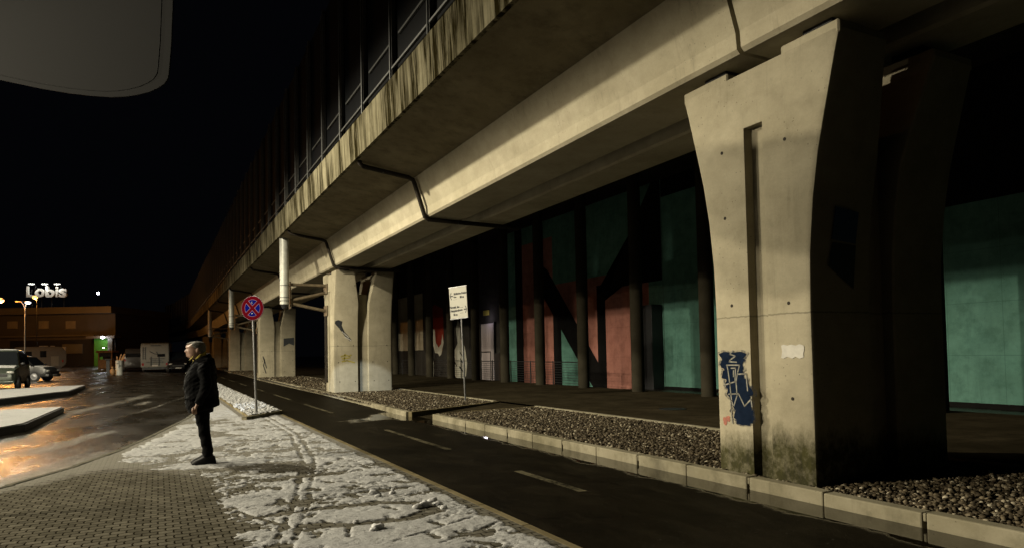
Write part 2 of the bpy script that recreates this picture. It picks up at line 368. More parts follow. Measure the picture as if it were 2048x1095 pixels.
# ================================================================== SETTING: ground, paving, cycle path, kerbs, gravel, snow
def edge_left(Y): return np.interp(Y, [2, 6, 8.3, 10.3, 11.66, 13.3, 15.5, 19.25, 23, 30, 46], [-9, -5, -3.1, -1.72, -1.11, -.59, -.09, .66, 1.2, 1.7, 1.92])
def slush_field(X, Y):
    s = np.zeros_like(X)
    d = X-edge_left(Y)
    s += 1.0*np.exp(-((d+.25)/.45)**2)*(Y < 15)*(.55+.45*sstep(15, 11, Y))
    s += .8*np.exp(-(segd(X, Y, [(-4.0, 16.2), (-2.7, 20.5), (-2.2, 24.5), (-1.2, 28), (-.4, 33)])/.42)**2)
    s += .75*np.exp(-(segd(X, Y, [(-3.4, 12.5), (-2.0, 14.2), (-1.0, 17.0)])/.33)**2)
    s += .8*np.exp(-(segd(X, Y, [(-.62, 26.2), (-.3, 27.8)])/.28)**2)
    s += .7*np.exp(-(segd(X, Y, [(-5.6, 31.2), (-3.9, 36), (-2.6, 44.5)])/.4)**2)
    s += .6*np.exp(-(segd(X, Y, [(-1.4, 19.5), (-.2, 24), (.9, 30)])/.1)**2)
    for k, off in enumerate((.55, .78, 1.25, 1.5, 2.0)):
        s += .42*np.exp(-((d+off+.1*np.sin(Y*.5+k))/.055)**2)*sstep(11, 13, Y)*sstep(34, 22, Y)
    for cx, cy, rr in ((-.4, 33, 2.2), (-.4, 33, 2.7), (.3, 38, 3.0), (-1.2, 41, 3.5), (-1.2, 41, 4.1)):
        s += .4*np.exp(-((np.hypot((X-cx), (Y-cy)*.45)-rr*.45)/.07)**2)
    return s
xs = np.concatenate([[-900, -500, -250, -140, -90, -60, -45, -35, -27, -21, -17, -14, -12], np.arange(-10.5, -6, .4), np.arange(-6, 2.9, .09),
                     [3.2, 4, 5, 5.7, 6.5, 8, 8.74, 10, 12, 14.78, 14.82, 16, 17.5, 17.54, 22, 30, 45, 80, 160, 400, 900]])
ys = np.concatenate([[-900, -400, -150, -60, -25, -10, 0, 4], np.arange(6, 22, .13), np.arange(22, 50, .3), np.arange(50, 90, 1.5), [92, 97, 104, 112, 122, 140, 170, 220, 320, 500, 900]])
XX, YY = np.meshgrid(xs, ys)
Z = g(XX, YY); Z = np.where((XX > 14.8) & (XX < 17.52) & (YY > 21.9) & (YY < 70), Z-1.3, Z)
Z = np.where((XX > 2.8) & (XX < 14.8) & (YY > -12) & (YY < 120), Z-.05, Z)
gr, _, _ = gridmesh('car_park_ground', xs, ys, Z, M['asphalt']); tag(gr, kind='structure')
attr(gr, 'slush', slush_field(XX, YY))

# block paving between the car park and the cycle path
t = np.concatenate([np.linspace(0, .75, 60), np.linspace(.77, 1, 12)])
ysp = np.concatenate([np.arange(2, 24, .16), np.arange(24, 46, .8)])
TT, YY = np.meshgrid(t, ysp); EL = edge_left(YY); XX = EL+(2.86-EL)*TT
co = np.stack([XX, YY, g(XX, YY)+.012], -1).reshape(-1, 3)
ii = np.arange(TT.size).reshape(TT.shape); q = np.stack([ii[:-1, :-1], ii[:-1, 1:], ii[1:, 1:], ii[1:, :-1]], -1).reshape(-1, 4)
pv = npmesh('pavement', co, q, M['paver']); tag(pv, kind='structure')
mb = MB(); yy = 4.0
while yy < 30:
    a_, b_2 = Vector((float(edge_left(yy)), yy, 0)), Vector((float(edge_left(yy+.02)), yy+.02, 0)); d_ = (b_2-a_).normalized(); ln = .5
    mb.box((.004, -.005, -.1), (ln-.004, .085, .020+random.uniform(-.003, .003)), .006, 1, Matrix.Translation((a_.x, a_.y, gz(a_.x, a_.y))) @ Matrix.Rotation(math.atan2(d_.y, d_.x), 4, 'Z')); yy += d_.y*ln
tag(mb.build('paving_edging', simple('paving_edge_stone', (.17, .16, .125), .9, 0, .3, 5, .2, 0)), kind='structure')
def bare_edge(Y): return np.interp(Y, [3, 6, 8, 9.6, 10.6, 11.6, 13.5, 16], [.55, .56, .55, .42, .05, -.55, -.75, -.2])
dust = .62*np.exp(-((XX-EL)/.55)**2)*sstep(6, 9, YY)+  .46*sstep(-.95, .35, XX-bare_edge(YY))+.30*sstep(9.2, 11.5, YY)
attr(pv, 'dust', dust[...].reshape(-1))

# snow lying on it, modelled in relief
def snow_sheet(name, xa, ya, m, thr=None, amp=.018, base=.012, keepf=None):
    X, Y = np.meshgrid(xa, ya)
    wx = X+.12*(fbm(X*2, Y*2, 3, 41)-.5); wy = Y+.10*(fbm(X*2, Y*2, 3, 43)-.5)
    ang = R(-6); u = wx*math.cos(ang)+wy*math.sin(ang); v = -wx*math.sin(ang)+wy*math.cos(ang)
    n = .46*fbm(u*1.7, v*2.7, 4, 3)+.26*fbm(u*8, v*11, 4, 9)+.28*fbm(u*27, v*33, 3, 13)
    h = n-thr(X, Y)
    Zs = g(X, Y)+base+np.where(h > 0, amp*(1-np.exp(-h*11))+.011*(fbm(u*24, v*36, 4, 23)-.4)*np.clip(h*14, 0, 1), np.maximum(h*.5, -.02))
    k = (h > 0)
    if keepf is not None: k &= keepf(X, Y)
    kk = k[:-1, :-1] | k[1:, :-1] | k[:-1, 1:] | k[1:, 1:]
    o, _, _ = gridmesh(name, xa, ya, Zs, m, kk); return tag(o, kind='stuff')
def thr_pave(X, Y):
    th = np.full(X.shape, .425)
    th -= .07*sstep(8.5, 5.0, Y)*sstep(.8, 1.6, X)                     # thicker close to the camera
    th += .05*sstep(8.8, 10.6, Y)*sstep(13.5, 11.5, Y)
    b = bare_edge(Y); th += .42*sstep(.30, -.25, X-b)                    # worn away on the car park side
    th += .25*sstep(.30, -.02, X-edge_left(Y)-.05)
    for cx, cy, rx, ry, a in ((1.38, 9.62, .34, .16, .34), (1.0, 10.25, .34, .18, .22), (1.62, 9.1, .45, .13, .22), (.62, 9.4, .35, .3, .18), (1.9, 9.0, .5, .1, .18), (2.3, 7.62, .34, .09, .3), (2.55, 7.2, .22, .10, .25),
                              (1.15, 7.5, .55, .07, .22), (1.1, 7.0, .4, .06, .2), (2.5, 8.6, .25, .08, .2), (.9, 12.6, .8, .5, .07), (2.45, 5.35, .11, .11, .3), (2.75, 5.2, .16, .05, .25), (1.3, 14.6, .5, .3, .1), (1.15, 17.6, .5, .6, .10)):
        th += a*np.exp(-((X-cx)/rx)**2-((Y-cy)/ry)**2)  # bare patches; those beside the man also stand in for his shadow
    fr = np.random.default_rng(5)
    for (ax, ay), (bx, by), n in (((.9, 4.6), (1.5, 9.2), 14), ((2.2, 4.8), (1.2, 12.5), 18), ((.3, 10.9), (2.5, 13.5), 7), ((1.0, 12), (1.3, 19), 16), ((2.3, 9), (2.1, 17), 14), ((.9, 9.2), (2.7, 7.9), 5)):
        for i in range(n):
            t_ = (i+.5)/n; cx = ax+(bx-ax)*t_+(-.10 if i % 2 else .10)+fr.normal(0, .05); cy = ay+(by-ay)*t_+fr.normal(0, .06); an = math.atan2(by-ay, bx-ax)+fr.normal(0, .2)
            u_, v_ = (X-cx)*math.cos(an)+(Y-cy)*math.sin(an), -(X-cx)*math.sin(an)+(Y-cy)*math.cos(an)
            th += (.16+.1*fr.random())*np.exp(-(u_/.135)**4-(v_/.048)**4)
    for trk in ([(.6, 5.0), (1.3, 7.6), (1.9, 10.5), (2.3, 14), (2.35, 19)], [(.75, 5.0), (1.42, 7.5), (2.05, 10.4), (2.45, 14), (2.5, 19)], [(2.75, 9.5), (1.6, 11.2), (.3, 13.2), (-.6, 14.5)]): th += .13*np.exp(-(segd(X, Y, trk)/.028)**4)
    th += .42*np.exp(-(segd(X, Y, [(1.45, 7.02), (2.05, 6.98), (2.40, 6.72), (2.38, 6.33), (2.05, 6.14), (1.55, 6.22), (1.25, 6.4)])/.085)**4)
    th += .34*np.exp(-(segd(X, Y, [(.7, 7.4), (.82, 7.0), (.98, 6.6)])/.02)**2)+.34*np.exp(-(segd(X, Y, [(1.36, 6.5), (1.5, 6.1), (1.42, 5.8)])/.022)**2)
    for pa, pb in (((780, 1090), (946, 1037)), ((881, 1091), (1000, 1047))):
        A, B = onZ(*pa), onZ(*pb); th += .4*np.exp(-(segd(X, Y, [(A.x, A.y), ((A.x+B.x)/2+.02, (A.y+B.y)/2), (B.x, B.y)])/.011)**2)*(.4+.6*vnoise(X*9, Y*9, 3))
    th += .5*sstep(2.72, 2.84, X+.10*(fbm(Y*3, X*3, 4, 77)-.5))
    return th
def kp(X, Y): return (X > edge_left(Y)) & (X < 2.84)
snow_sheet('pavement_snow', np.arange(-.6, 2.86, .018), np.arange(4.2, 9.4, .02), M['snow'], thr_pave, keepf=kp)
snow_sheet('pavement_snow', np.arange(-1.6, 2.86, .025), np.arange(9.38, 14.0, .03), M['snow'], thr_pave, keepf=kp)
snow_sheet('pavement_snow', np.arange(-1.0, 2.86, .04), np.arange(13.97, 19.0, .05), M['snow'], thr_pave, keepf=kp)
snow_sheet('pavement_snow', np.arange(.5, 2.0, .05), np.arange(18.95, 44, .1), M['snow'], lambda X, Y: thr_pave(X, Y)-.05, keepf=lambda X, Y: (X > edge_left(Y)+.1) & (X < 1.84))
lm = MB()
for px, py, r in ((748, 984, .055), (757, 990, .035), (785, 984, .04), (786, 976, .022), (866, 1000, .05), (850, 1008, .06), (835, 1012, .045), (877, 1006, .045), (888, 1014, .04), (712, 1042, .03), (756, 1056, .06), (748, 1060, .04), (690, 1030, .02), (640, 1020, .02), (612, 1014, .018)):
    p = onZ(px, py+6); r *= .72
    tb = bmesh.new(); bmesh.ops.create_icosphere(tb, subdivisions=3, radius=1)
    for v in tb.verts:
        k = .65+.8*float(fbm(v.co.x*2+px, v.co.y*2+v.co.z*1.7, 3, 5)); v.co = Vector((p.x+v.co.x*r*k*1.35, p.y+v.co.y*r*k, p.z+.015+r*.45+v.co.z*r*k*.85))
    lm.add(tb)
lo_ = lm.build('snow_clumps', simple('fresh_snow', (.85, .85, .85), .9, 0, .06, 30, .3, 0), smooth=True); tag(lo_, kind='stuff')

# cycle path
xsp = np.array([2.945, 3.2, 3.5, 4.0, 4.4, 4.7, 4.9, 5.05, 5.2, 5.35, 5.5, 5.62, 5.70]); ysp = np.concatenate([np.arange(-10, 40, .35), np.arange(40, 120, 2.5)])
XX, YY = np.meshgrid(xsp, ysp)
cp, _, _ = gridmesh('cycle_path', xsp, ysp, g(XX, YY)+.004-.0, M['path']); tag(cp, kind='structure')
wet = .62*sstep(5.0, 5.5, XX)*sstep(18, 15, YY)+.30*sstep(5.3, 5.65, XX)+(.55+.35*sstep(4.4, 5.2, XX))*np.exp(-((YY-16.3-.5*(XX-4.5))/.9)**2)*sstep(3.2, 3.9, XX)+.25*np.exp(-((XX-5.2)/.4)**2)
attr(cp, 'wet', wet)
mb = MB()
for y0, y1 in ((6.35, 7.9), (10.25, 13.7), (18.4, 22.4), (25.0, 28.9), (32, 35.6), (38.5, 42), (45, 48.5), (52, 55.5)):
    a = np.linspace(y0, y1, 5)
    for p, q2 in zip(a, a[1:]): mb.poly([(4.08, p, gz(4.1, p)+.009), (4.19, p, gz(4.1, p)+.009), (4.19, q2, gz(4.1, q2)+.009), (4.08, q2, gz(4.1, q2)+.009)])
tag(mb.build('lane_marking', M['marking']), kind='structure')
mb = MB()
for i in range(60):
    y0 = -6+i*.95; z = gz(2.9, y0); mb.box((2.862, y0+.003, z-.1), (2.944, y0+.947, z+.012), .006)
tag(mb.build('path_edging', M['kerb_wet']), kind='structure')

# raised gravel beds under the viaduct with their kerbs
def kerb_line(name, pts, m, w=.14, top=.13, L=.96, wetf=None, gaps=()):
    mb = MB(); mg = MB(); k = 0
    for (ax, ay), (bx, by) in zip(pts, pts[1:]):
        v = Vector((bx-ax, by-ay)); n = max(1, round(v.length/L)); ang = math.atan2(v.y, v.x); st = v.length/n
        for i in range(n):
            c = Vector((ax, ay))+v.normalized()*(i*st); z = gz(c.x, c.y)
            mtx = Matrix.Translation((c.x, c.y, z)) @ Matrix.Rotation(ang, 4, 'Z')
            cut = .034 if (k in gaps) else .004
            mb.box((.004, -w, -.15), (st-cut, 0, top+random.uniform(-.006, .006)), .014, 2, mtx)
            if k in gaps:
                mb.box((st-cut+.004, -w, .055), (st-.002, -.006, top-.006), .006, 1, mtx)
            k += 1
    return tag(mb.build(name, m), kind='structure')
# outer face of the kerb lies along the path side; boxes are laid to its right-hand side
kerb_line('kerb', [(5.72, 15.2), (5.72, -9)][::-1], M['kerb'], w=.15, gaps=(2, 4, 6, 8, 10, 12, 14, 16, 18, 20, 22))
kerb_line('kerb', [(5.86, 15.34), (8.7, 15.62)], M['kerb_wet'], w=.12, top=.125)
kerb_line('kerb', [(5.42, 16.25), (5.58, 21), (5.70, 27), (5.86, 38), (6.1, 58), (6.25, 100)], M['kerb'], w=.15, gaps=(3, 7, 10, 13))
kerb_line('kerb', [(5.46, 16.18), (8.72, 17.9)], M['kerb_wet'], w=.12, top=.125)
for y0, y1 in ((-9, 15.5), (17.95, 100)):
    mb = MB(); n = int((y1-y0)/1.9)+1
    for i in range(n):
        a = y0+(y1-y0)*i/n; b = y0+(y1-y0)*(i+1)/n; mb.box((8.64, a+.003, -.1), (8.75, b-.003, gz(8.7, a)+.145), .008)
    tag(mb.build('bed_edging', M['kerb']), kind='structure')
def bed(name, poly, n): 
    mb = MB(); (a, b, c, d) = [Vector((p[0], p[1], 0)) for p in poly]
    for i in range(n):
        p = a.lerp(d, i/n); p2 = b.lerp(c, i/n); q1 = a.lerp(d, (i+1)/n); q2 = b.lerp(c, (i+1)/n)
        mb.poly([(v.x, v.y, gz(v.x, v.y)+.085) for v in (p, p2, q2, q1)])
    return tag(mb.build(name, M['gravel_bed']), kind='structure')
bed('gravel_bed', ((5.8, -9), (8.7, -9), (8.7, 15.5), (5.8, 15.28)), 20)
bed('gravel_bed', ((5.5, 16.3), (8.7, 17.85), (8.7, 100), (6.2, 100)), 40)
ICO = bmesh.new(); bmesh.ops.create_icosphere(ICO, subdivisions=1, radius=1)
IV = np.array([v.co[:] for v in ICO.verts]); IF = np.array([[v.index for v in f.verts] for f in ICO.faces]); ICO.free()
PIER_Y = [5.48+21.53*k for k in range(-1, 6)]
def scatter(name, pts, size, m, z0, kind='stuff', flat=.7):
    n = len(pts); sc = size*(.55+.9*RNG.random(n)**1.5)
    an = RNG.random((n, 3))*2*PI; ca, sa = np.cos(an), np.sin(an)
    ax = np.stack([.75+.6*RNG.random(n), .75+.6*RNG.random(n), flat*(.7+.5*RNG.random(n))], -1)
    V = IV[None]*(1+.28*(RNG.random((n, 12, 1))-.5))*ax[:, None]*sc[:, None, None]*.5
    x, y, z = V[..., 0], V[..., 1], V[..., 2]; c, s = ca[:, :1], sa[:, :1]
    x, y = x*c-y*s, x*s+y*c; c, s = np.cos(.5*(an[:, 1:2]-PI)*.35), np.sin(.5*(an[:, 1:2]-PI)*.35); y, z = y*c-z*s, y*s+z*c
    P = np.stack([x+pts[:, :1], y+pts[:, 1:2], z+(g(pts[:, 0], pts[:, 1])+z0+RNG.random(n)*size*.55)[:, None]], -1).reshape(-1, 3)
    F = (IF[None]+(np.arange(n)*12)[:, None, None]).reshape(-1, 3)
    o = npmesh(name, P, F, m, smooth=False); attr(o, 'tone', np.repeat(RNG.random(n)**1.3, 12)); return tag(o, kind=kind)
def inbed(n, x0, x1, y0, y1, lo=None, hi=None):
    p = np.stack([x0+(x1-x0)*RNG.random(n), y0+(y1-y0)*RNG.random(n)], -1)
    k = np.ones(n, bool)
    for cy in PIER_Y: k &= ~((p[:, 0] > 5.93) & (p[:, 0] < 8.26) & (abs(p[:, 1]-cy) < .70))
    if lo is not None: k &= p[:, 1] > lo(p[:, 0])
    if hi is not None: k &= p[:, 1] < hi(p[:, 0])
    return p[k]
scatter('gravel', inbed(46000, 5.89, 8.63, -1, 15.4, hi=lambda x: 15.24+(x-5.86)*.09), .047, M['gravel'], .095)
scatter('gravel', inbed(26000, 5.55, 8.63, 16.3, 32, lo=lambda x: 16.36+(x-5.46)*.52), .052, M['gravel'], .09)
scatter('gravel', inbed(9000, 5.9, 8.63, 32, 75), .10, M['gravel'], .08)

# walkway slab under the building's edge and the passage between the beds
xw = np.array([8.755, 10, 11.5, 13, 14.4, 14.79]); yw = np.concatenate([np.arange(-10, 40, 1.0), np.arange(40, 121, 4)])
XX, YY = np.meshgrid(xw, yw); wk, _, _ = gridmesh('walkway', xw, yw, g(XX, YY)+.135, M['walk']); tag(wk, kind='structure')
mb = MB(); mb.poly([(5.72, 15.35, .006), (8.755, 15.62, .1), (8.755, 17.85, .1), (5.6, 16.2, .006)]); tag(mb.build('passage', M['walk']), kind='structure')
mb = MB()
for k in range(24): mb.box((14.795, -10+k*3.3, -1.35), (14.86, -10+k*3.3+3.296, gz(14.8, -10+k*3.3)+.13))
tag(mb.build('walkway_edge', M['walk']), kind='structure')
c = onZ(1345, 815, .16); mb = MB(); mb.tube([(c.x, c.y, gz(c.x, c.y)+.139), (c.x, c.y, gz(c.x, c.y)+.143)], .32, 28); tag(mb.build('manhole_cover', M['dark_metal']), 'round dark manhole cover set in the walkway by the columns', 'manhole cover')

# triangular island with the no-stopping sign, snow over white gravel
kerb_line('kerb', [(2.93, 19.2), (2.93, 60)], M['kerb'], w=-.10, top=.10)
kerb_line('kerb', [(1.88, 17.75), (2.93, 19.15)], M['kerb'], w=-.10, top=.10)
kerb_line('kerb', [(1.98, 17.95), (2.02, 30), (2.5, 60)], M['kerb_wet'], w=.09, top=.08)
xa, ya = np.arange(2.0, 2.9, .03), np.concatenate([np.arange(18.0, 30, .04), np.arange(30, 60, .12)])
snow_sheet('island_snow', xa, ya, M['snow'], lambda X, Y: .30+.16*vnoise(X*16, Y*12, 5), amp=.06, base=.075, keepf=lambda X, Y: (Y > 18.05+(X-1.98)*1.25) & (X > 2.0+np.clip(Y-30, 0, 99)*.017) & (X < 2.86))
mb = MB(); mb.poly([(2.0, 17.9, gz(2, 18)+.07), (2.86, 19.1, gz(2.9, 19)+.07), (2.86, 30, gz(2.9, 30)+.07), (2.0, 30, gz(2, 30)+.07)]); mb.poly([(2.0, 30, gz(2, 30)+.07), (2.86, 30, gz(2.9, 30)+.07), (2.86, 60, gz(2.9, 60)+.07), (2.5, 60, gz(2.9, 60)+.07)])
tag(mb.build('island_bed', M['gravel_bed']), kind='structure')
n = 5200; p = np.stack([2.0+.86*RNG.random(n), 18+RNG.random(n)**1.4*30], -1); p = p[(p[:, 1] > 18.1+(p[:, 0]-1.98)*1.3) & (p[:, 0] > 2.02+np.clip(p[:, 1]-30, 0, 99)*.017)]
o = scatter('snowy_stones', p, .075, M['snow'], .085)

# two raised parking islands in the car park, snow on top, black wet kerbs
def island(name, pix, zg, lab):
    pts = [onZ(x, y, zg+.16) for x, y in pix]
    mb = MB(); mb.prism([(p.x, p.y, zg-.2) for p in pts], (0, 0, .33)); o = mb.build(name, M['dark_metal']); tag(o, kind='structure')
    c = sum(pts, Vector())/len(pts); mb = MB()
    inn = [p.lerp(c, .006) for p in pts]
    mb.prism([(p.x, p.y, zg+.131) for p in inn], (0, 0, .035)); bmesh.ops.bevel(mb.bm, geom=[e for e in mb.bm.edges if min(v.co.z for v in e.verts) > zg+.15], offset=.03, segments=2, affect='EDGES')
    s = mb.build('island_snow', M['snow']); tag(s, kind='stuff')
island('parking_island', [(-260, 905), (-60, 866), (0, 853), (50, 845), (128, 812), (0, 818), (-260, 835)], .035, '')
island('parking_island', [(-200, 818), (0, 796), (110, 783), (140, 780), (171, 769), (120, 771), (0, 778), (-200, 792)], .11, '')

# ================================================================== VIADUCT
SPAN = 23.4
J0 = 6.08                                                            # expansion joint over the pier beside the camera
via = tag(empty('viaduct', (6.4, J0, 5.2)), 'long concrete viaduct deck with streaked edge beam running above the gravel beds', 'viaduct')
def placed(o, par):
    o.parent = par; o.matrix_parent_inverse = par.matrix_world.inverted() if False else Matrix.Translation(-Vector(par.location)); return o
def span_mtx(k):
    # straight for four spans, then a gentle bend to the side of the car park
    m = Matrix.Translation((0, J0, 0)); x = J0
    if k <= 3: return Matrix.Translation((0, J0+SPAN*k, 0))
    m = Matrix.Translation((0, J0+SPAN*4, 0))
    for j in range(k-4): m = m @ Matrix.Translation((0, SPAN, 0)) @ Matrix.Translation((6, 0, 0)) @ Matrix.Rotation(R(5), 4, 'Z') @ Matrix.Translation((-6, 0, 0))
    return m
def ext(mb, prof, y0, y1): mb.prism([(x, y0, z) for x, z in prof], (0, y1-y0, 0))
def span_parts(k):
    mt = span_mtx(k); out = []
    y0, y1 = .035, SPAN-.035
    def fin(mb, name, m):
        bmesh.ops.transform(mb.bm, matrix=mt, verts=mb.bm.verts); o = mb.build(name, m); placed(o, via); out.append(o)
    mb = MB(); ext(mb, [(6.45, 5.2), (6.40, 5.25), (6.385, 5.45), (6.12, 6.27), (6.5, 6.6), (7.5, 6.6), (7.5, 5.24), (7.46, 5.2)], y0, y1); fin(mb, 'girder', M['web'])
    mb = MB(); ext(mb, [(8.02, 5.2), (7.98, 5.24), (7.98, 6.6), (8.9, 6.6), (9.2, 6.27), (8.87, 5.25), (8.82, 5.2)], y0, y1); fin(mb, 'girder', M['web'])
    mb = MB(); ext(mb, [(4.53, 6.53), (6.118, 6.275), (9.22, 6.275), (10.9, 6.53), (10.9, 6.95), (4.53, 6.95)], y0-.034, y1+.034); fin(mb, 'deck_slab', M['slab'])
    mb = MB(); ext(mb, [(4.44, 6.50), (4.525, 6.50), (4.525, 7.35), (4.60, 7.35), (4.60, 7.41), (4.40, 7.41), (4.40, 7.36)], y0, y1); fin(mb, 'edge_beam', M['fascia'])
    mb = MB(); ext(mb, [(7.506, 5.62), (7.974, 5.62), (7.974, 5.75), (7.506, 5.75)], y0, y1); fin(mb, 'gap_shade_plate', M['pipe'])  # dark plate added to stand for the shade between the girders
    return out
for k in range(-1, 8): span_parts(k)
def drain(Y):
    mb = MB(); pts = [(4.58, Y, 6.62), (4.60, Y, 6.44), (4.68, Y, 6.38), (5.9, Y, 6.215), (6.02, Y, 6.16), (6.07, Y, 6.05), (6.30, Y, 5.33), (6.34, Y, 5.20), (6.44, Y, 5.13), (8.5, Y+.04, 5.10), (9.2, Y+.05, 5.08)]
    mb.tube(pts, .06, 10); o = mb.build('drain_pipe', M['pipe'], smooth=True, ang=50); placed(o, via)
    for x, z in ((5.2, 6.31), (6.2, 5.66), (7.3, 5.11)):
        mb = MB(); mb.box((x-.02, Y-.055, z-.055), (x+.02, Y+.055, z+.055), .008); placed(mb.build('pipe_clip', M['dark_metal']), via)
for Y in (17.17, 27.9, 40.2, 52.8, 64.2, 76): drain(Y)
# bearings on each pier and the pier itself
def pier_half(z): return float(np.interp(z, [-1, 2.2, 2.8, 3.3, 3.8, 4.3, 4.7, 5.06], [.745, .745, .775, .84, .93, 1.06, 1.16, 1.26]))
def pier_mesh(groove_top=4.26):
    mb = MB(); zs = [-.4, .12, 1.0, 2.0, 2.6, 3.2, 3.7, 4.1, groove_top-.001, groove_top, 4.5, 4.75, 4.952]
    th = pier_half
    x_in = lambda z, s: 1.03-(0 if z < 3.9 else .22*((z-3.9)/1.05)**.8)
    for side in (0, 1):
        rings = []
        for z in zs:
            t = th(z); xi = x_in(z, side); gd = .11 if z < groove_top-.0005 else 0.0
            gw = .135
            pts = [(.075, -t), (xi-.02, -t), (xi, -t+.02), (xi, t-.02), (xi-.02, t), (.075, t), (.022, t-.022), (0, t-.075), (0, gw+.012), (gd, gw-.012), (gd, -gw+.012), (0, -gw-.012), (0, -t+.075), (.022, -t+.022)]
            if side: pts = [(2.5-x, y) for x, y in pts][::-1]
            rings.append([(x, y, z) for x, y in pts])
        mb.loft(rings)
        for a, b in ((-1.215, -.44), (.40, 1.215)):
            lo, hi = (.012, 1.03-.235) if not side else (2.5-1.03+.235, 2.488)
            mb.box((lo, a, 4.90), (hi, b, 5.055), .018)
    mb.box((.99, -.60, -.4), (1.51, .60, 4.12), .012)
    return mb
def make_pier(Y, lab, m):
    z0 = 0
    r = tag(empty('bridge_pier', (6.46, Y, z0)), lab, 'bridge pier', 'concrete piers carrying the viaduct')
    b = pier_mesh().build('shaft', m, r, ang=28)
    for sx in (.42, 2.06):
        for sy in (-.8, .8):
            mb = MB(); mb.box((sx-.22, sy-.2, 5.05), (sx+.22, sy+.2, 5.20-z0), .01); mb.build('bearing', M['dark_metal'], r)
    return r
P = {}
labs = {0: 'big concrete pier beside the camera with blue graffiti and mossy foot', 1: 'concrete pier with torn poster strip, yellow scrawl and steel brackets, behind the passage',
        2: 'pale concrete pier with dark square poster, just past the no-stopping sign', 3: 'dim concrete pier beyond the no-stopping sign, under the second hanging tube',
        4: 'far dark concrete pier lit orange, fifth along the viaduct', 5: 'farthest shadowy concrete pier where the viaduct fades out', -1: ''}
for k in range(0, 6):
    P[k] = make_pier(5.96+SPAN*k, labs[k], M['pier_mossy'] if k == 0 else M['pier'])
# formwork holes (dark plugs), graffiti and posters on the piers; local coordinates of each pier
def hole(par, x, y, z, axis):
    mb = MB(); e = .004
    if axis == 'X': mb.tube([(-e, y, z), (.01, y, z)], .021, 10)
    else: mb.tube([(x, y-e, z), (x, y+.01, z)], .021, 10)
    mb.build('form_hole', M['pipe'], par)
for y, z in ((-.47, 3.95), (.52, 4.05), (-.45, 2.05), (.43, 2.08), (.50, 3.2), (.5, .75), (-.46, .95)): hole(P[0], 0, y, z, 'X')
for kk in (1, 2):
    for x in (.2, .85, 1.66, 2.3):
        for z in (.45, 1.25, 1.95, 3.0, 4.45): 
            if (x*10+z*7) % 3 > .5: hole(P[kk], x+.06*math.sin(z*5), -pier_half(z), z, 'Y')
def pen(mb, pts, w, f, e):                                           # a painted stroke as a thin ribbon on a wall; f maps (a, b, out)
    P2 = [Vector(p) for p in pts]
    for a, b in zip(P2, P2[1:]):
        t = (b-a).normalized(); n = Vector((-t.y, t.x))*w/2; a2, b2 = a-t*w*.3, b+t*w*.3
        mb.poly([f(*(a2+n), e), f(*(a2-n), e), f(*(b2-n), e), f(*(b2+n), e)])
M['graf_blue'] = simple('blue_spray_paint', (.012, .020, .040), .9, 0, .25, 9, 0, 0)
M['graf_line'] = simple('pale_spray_line', (.30, .29, .25), .9, 0, .35, 14, 0, 0)
M['graf_red'] = simple('red_spray_paint', (.45, .14, .08), .7, 0, .3, 9)
M['graf_yellow'] = simple('yellow_spray_paint', (.42, .34, .05), .7, 0, .3, 9)
M['paper'] = simple('torn_white_paper', (.60, .57, .50), .8, 0, .15, 8)
M['poster_dark'] = simple('dark_poster_scraps', (.025, .028, .03), .7, 0, .5, 14)
M['poster_blue'] = simple('blue_poster', (.02, .04, .16), .6, 0, .3, 8)
def wallX(px, py):                                                   # photo pixel on the big pier's car-park face, in its own coordinates
    v = onX(px, py, 6.46); return (v.y-5.96, v.z)
fx = lambda a, b, e: (-e, a, b)
def blob(mb, cs, f, e, n=26):
    for k, (a, b, ra, rb) in enumerate(cs):
        pts = []
        for i in range(n):
            t = i*2*PI/n; q = 1+.10*math.sin(3*t+k)+.07*math.sin(7*t+2*k); pts.append(f(a+ra*q*math.copysign(abs(math.cos(t))**.6, math.cos(t)), b+rb*q*math.copysign(abs(math.sin(t))**.6, math.sin(t)), e+.0004*k))
        mb.poly(pts)
mb = MB(); cs = []
for px, py, w, h in ((1465, 712, 24, 10), (1466, 728, 22, 14), (1465, 748, 19, 12), (1471, 742, 15, 20), (1474, 764, 22, 12), (1478, 782, 25, 12), (1479, 797, 19, 12), (1487, 812, 18, 15), (1490, 830, 19, 13), (1487, 842, 13, 7)):
    a, b = wallX(px, py); a1, _ = wallX(px-w, py); _, b1 = wallX(px, py-h); cs.append((a, b, abs(a1-a), abs(b1-b)))
blob(mb, cs, fx, .0055); mb.build('graffiti', M['graf_blue'], P[0])
def spray_mat():
    m, nt, b = mat('blue_overspray'); N = NT(nt); p = N.pos(); out = nt.nodes['Material Output']
    tr = N.n('ShaderNodeBsdfTransparent'); mx = N.n('ShaderNodeMixShader'); b.inputs['Base Color'].default_value = (.016, .026, .05, 1); b.inputs['Roughness'].default_value = .95; b.inputs['Specular IOR Level'].default_value = 0
    N.l(N.math('MULTIPLY', N.ramp(N.noise(p, 16, 8, .8), .44, .66), .75), mx.inputs[0]); N.l(tr.outputs[0], mx.inputs[1]); N.l(b.outputs[0], mx.inputs[2]); N.l(mx.outputs[0], out.inputs['Surface']); return m
mb = MB(); blob(mb, [(a+.01*math.sin(k*5), b, ra*1.22, rb*1.35) for k, (a, b, ra, rb) in enumerate(cs)], fx, .0025); mb.build('overspray', spray_mat(), P[0])
mb = MB()
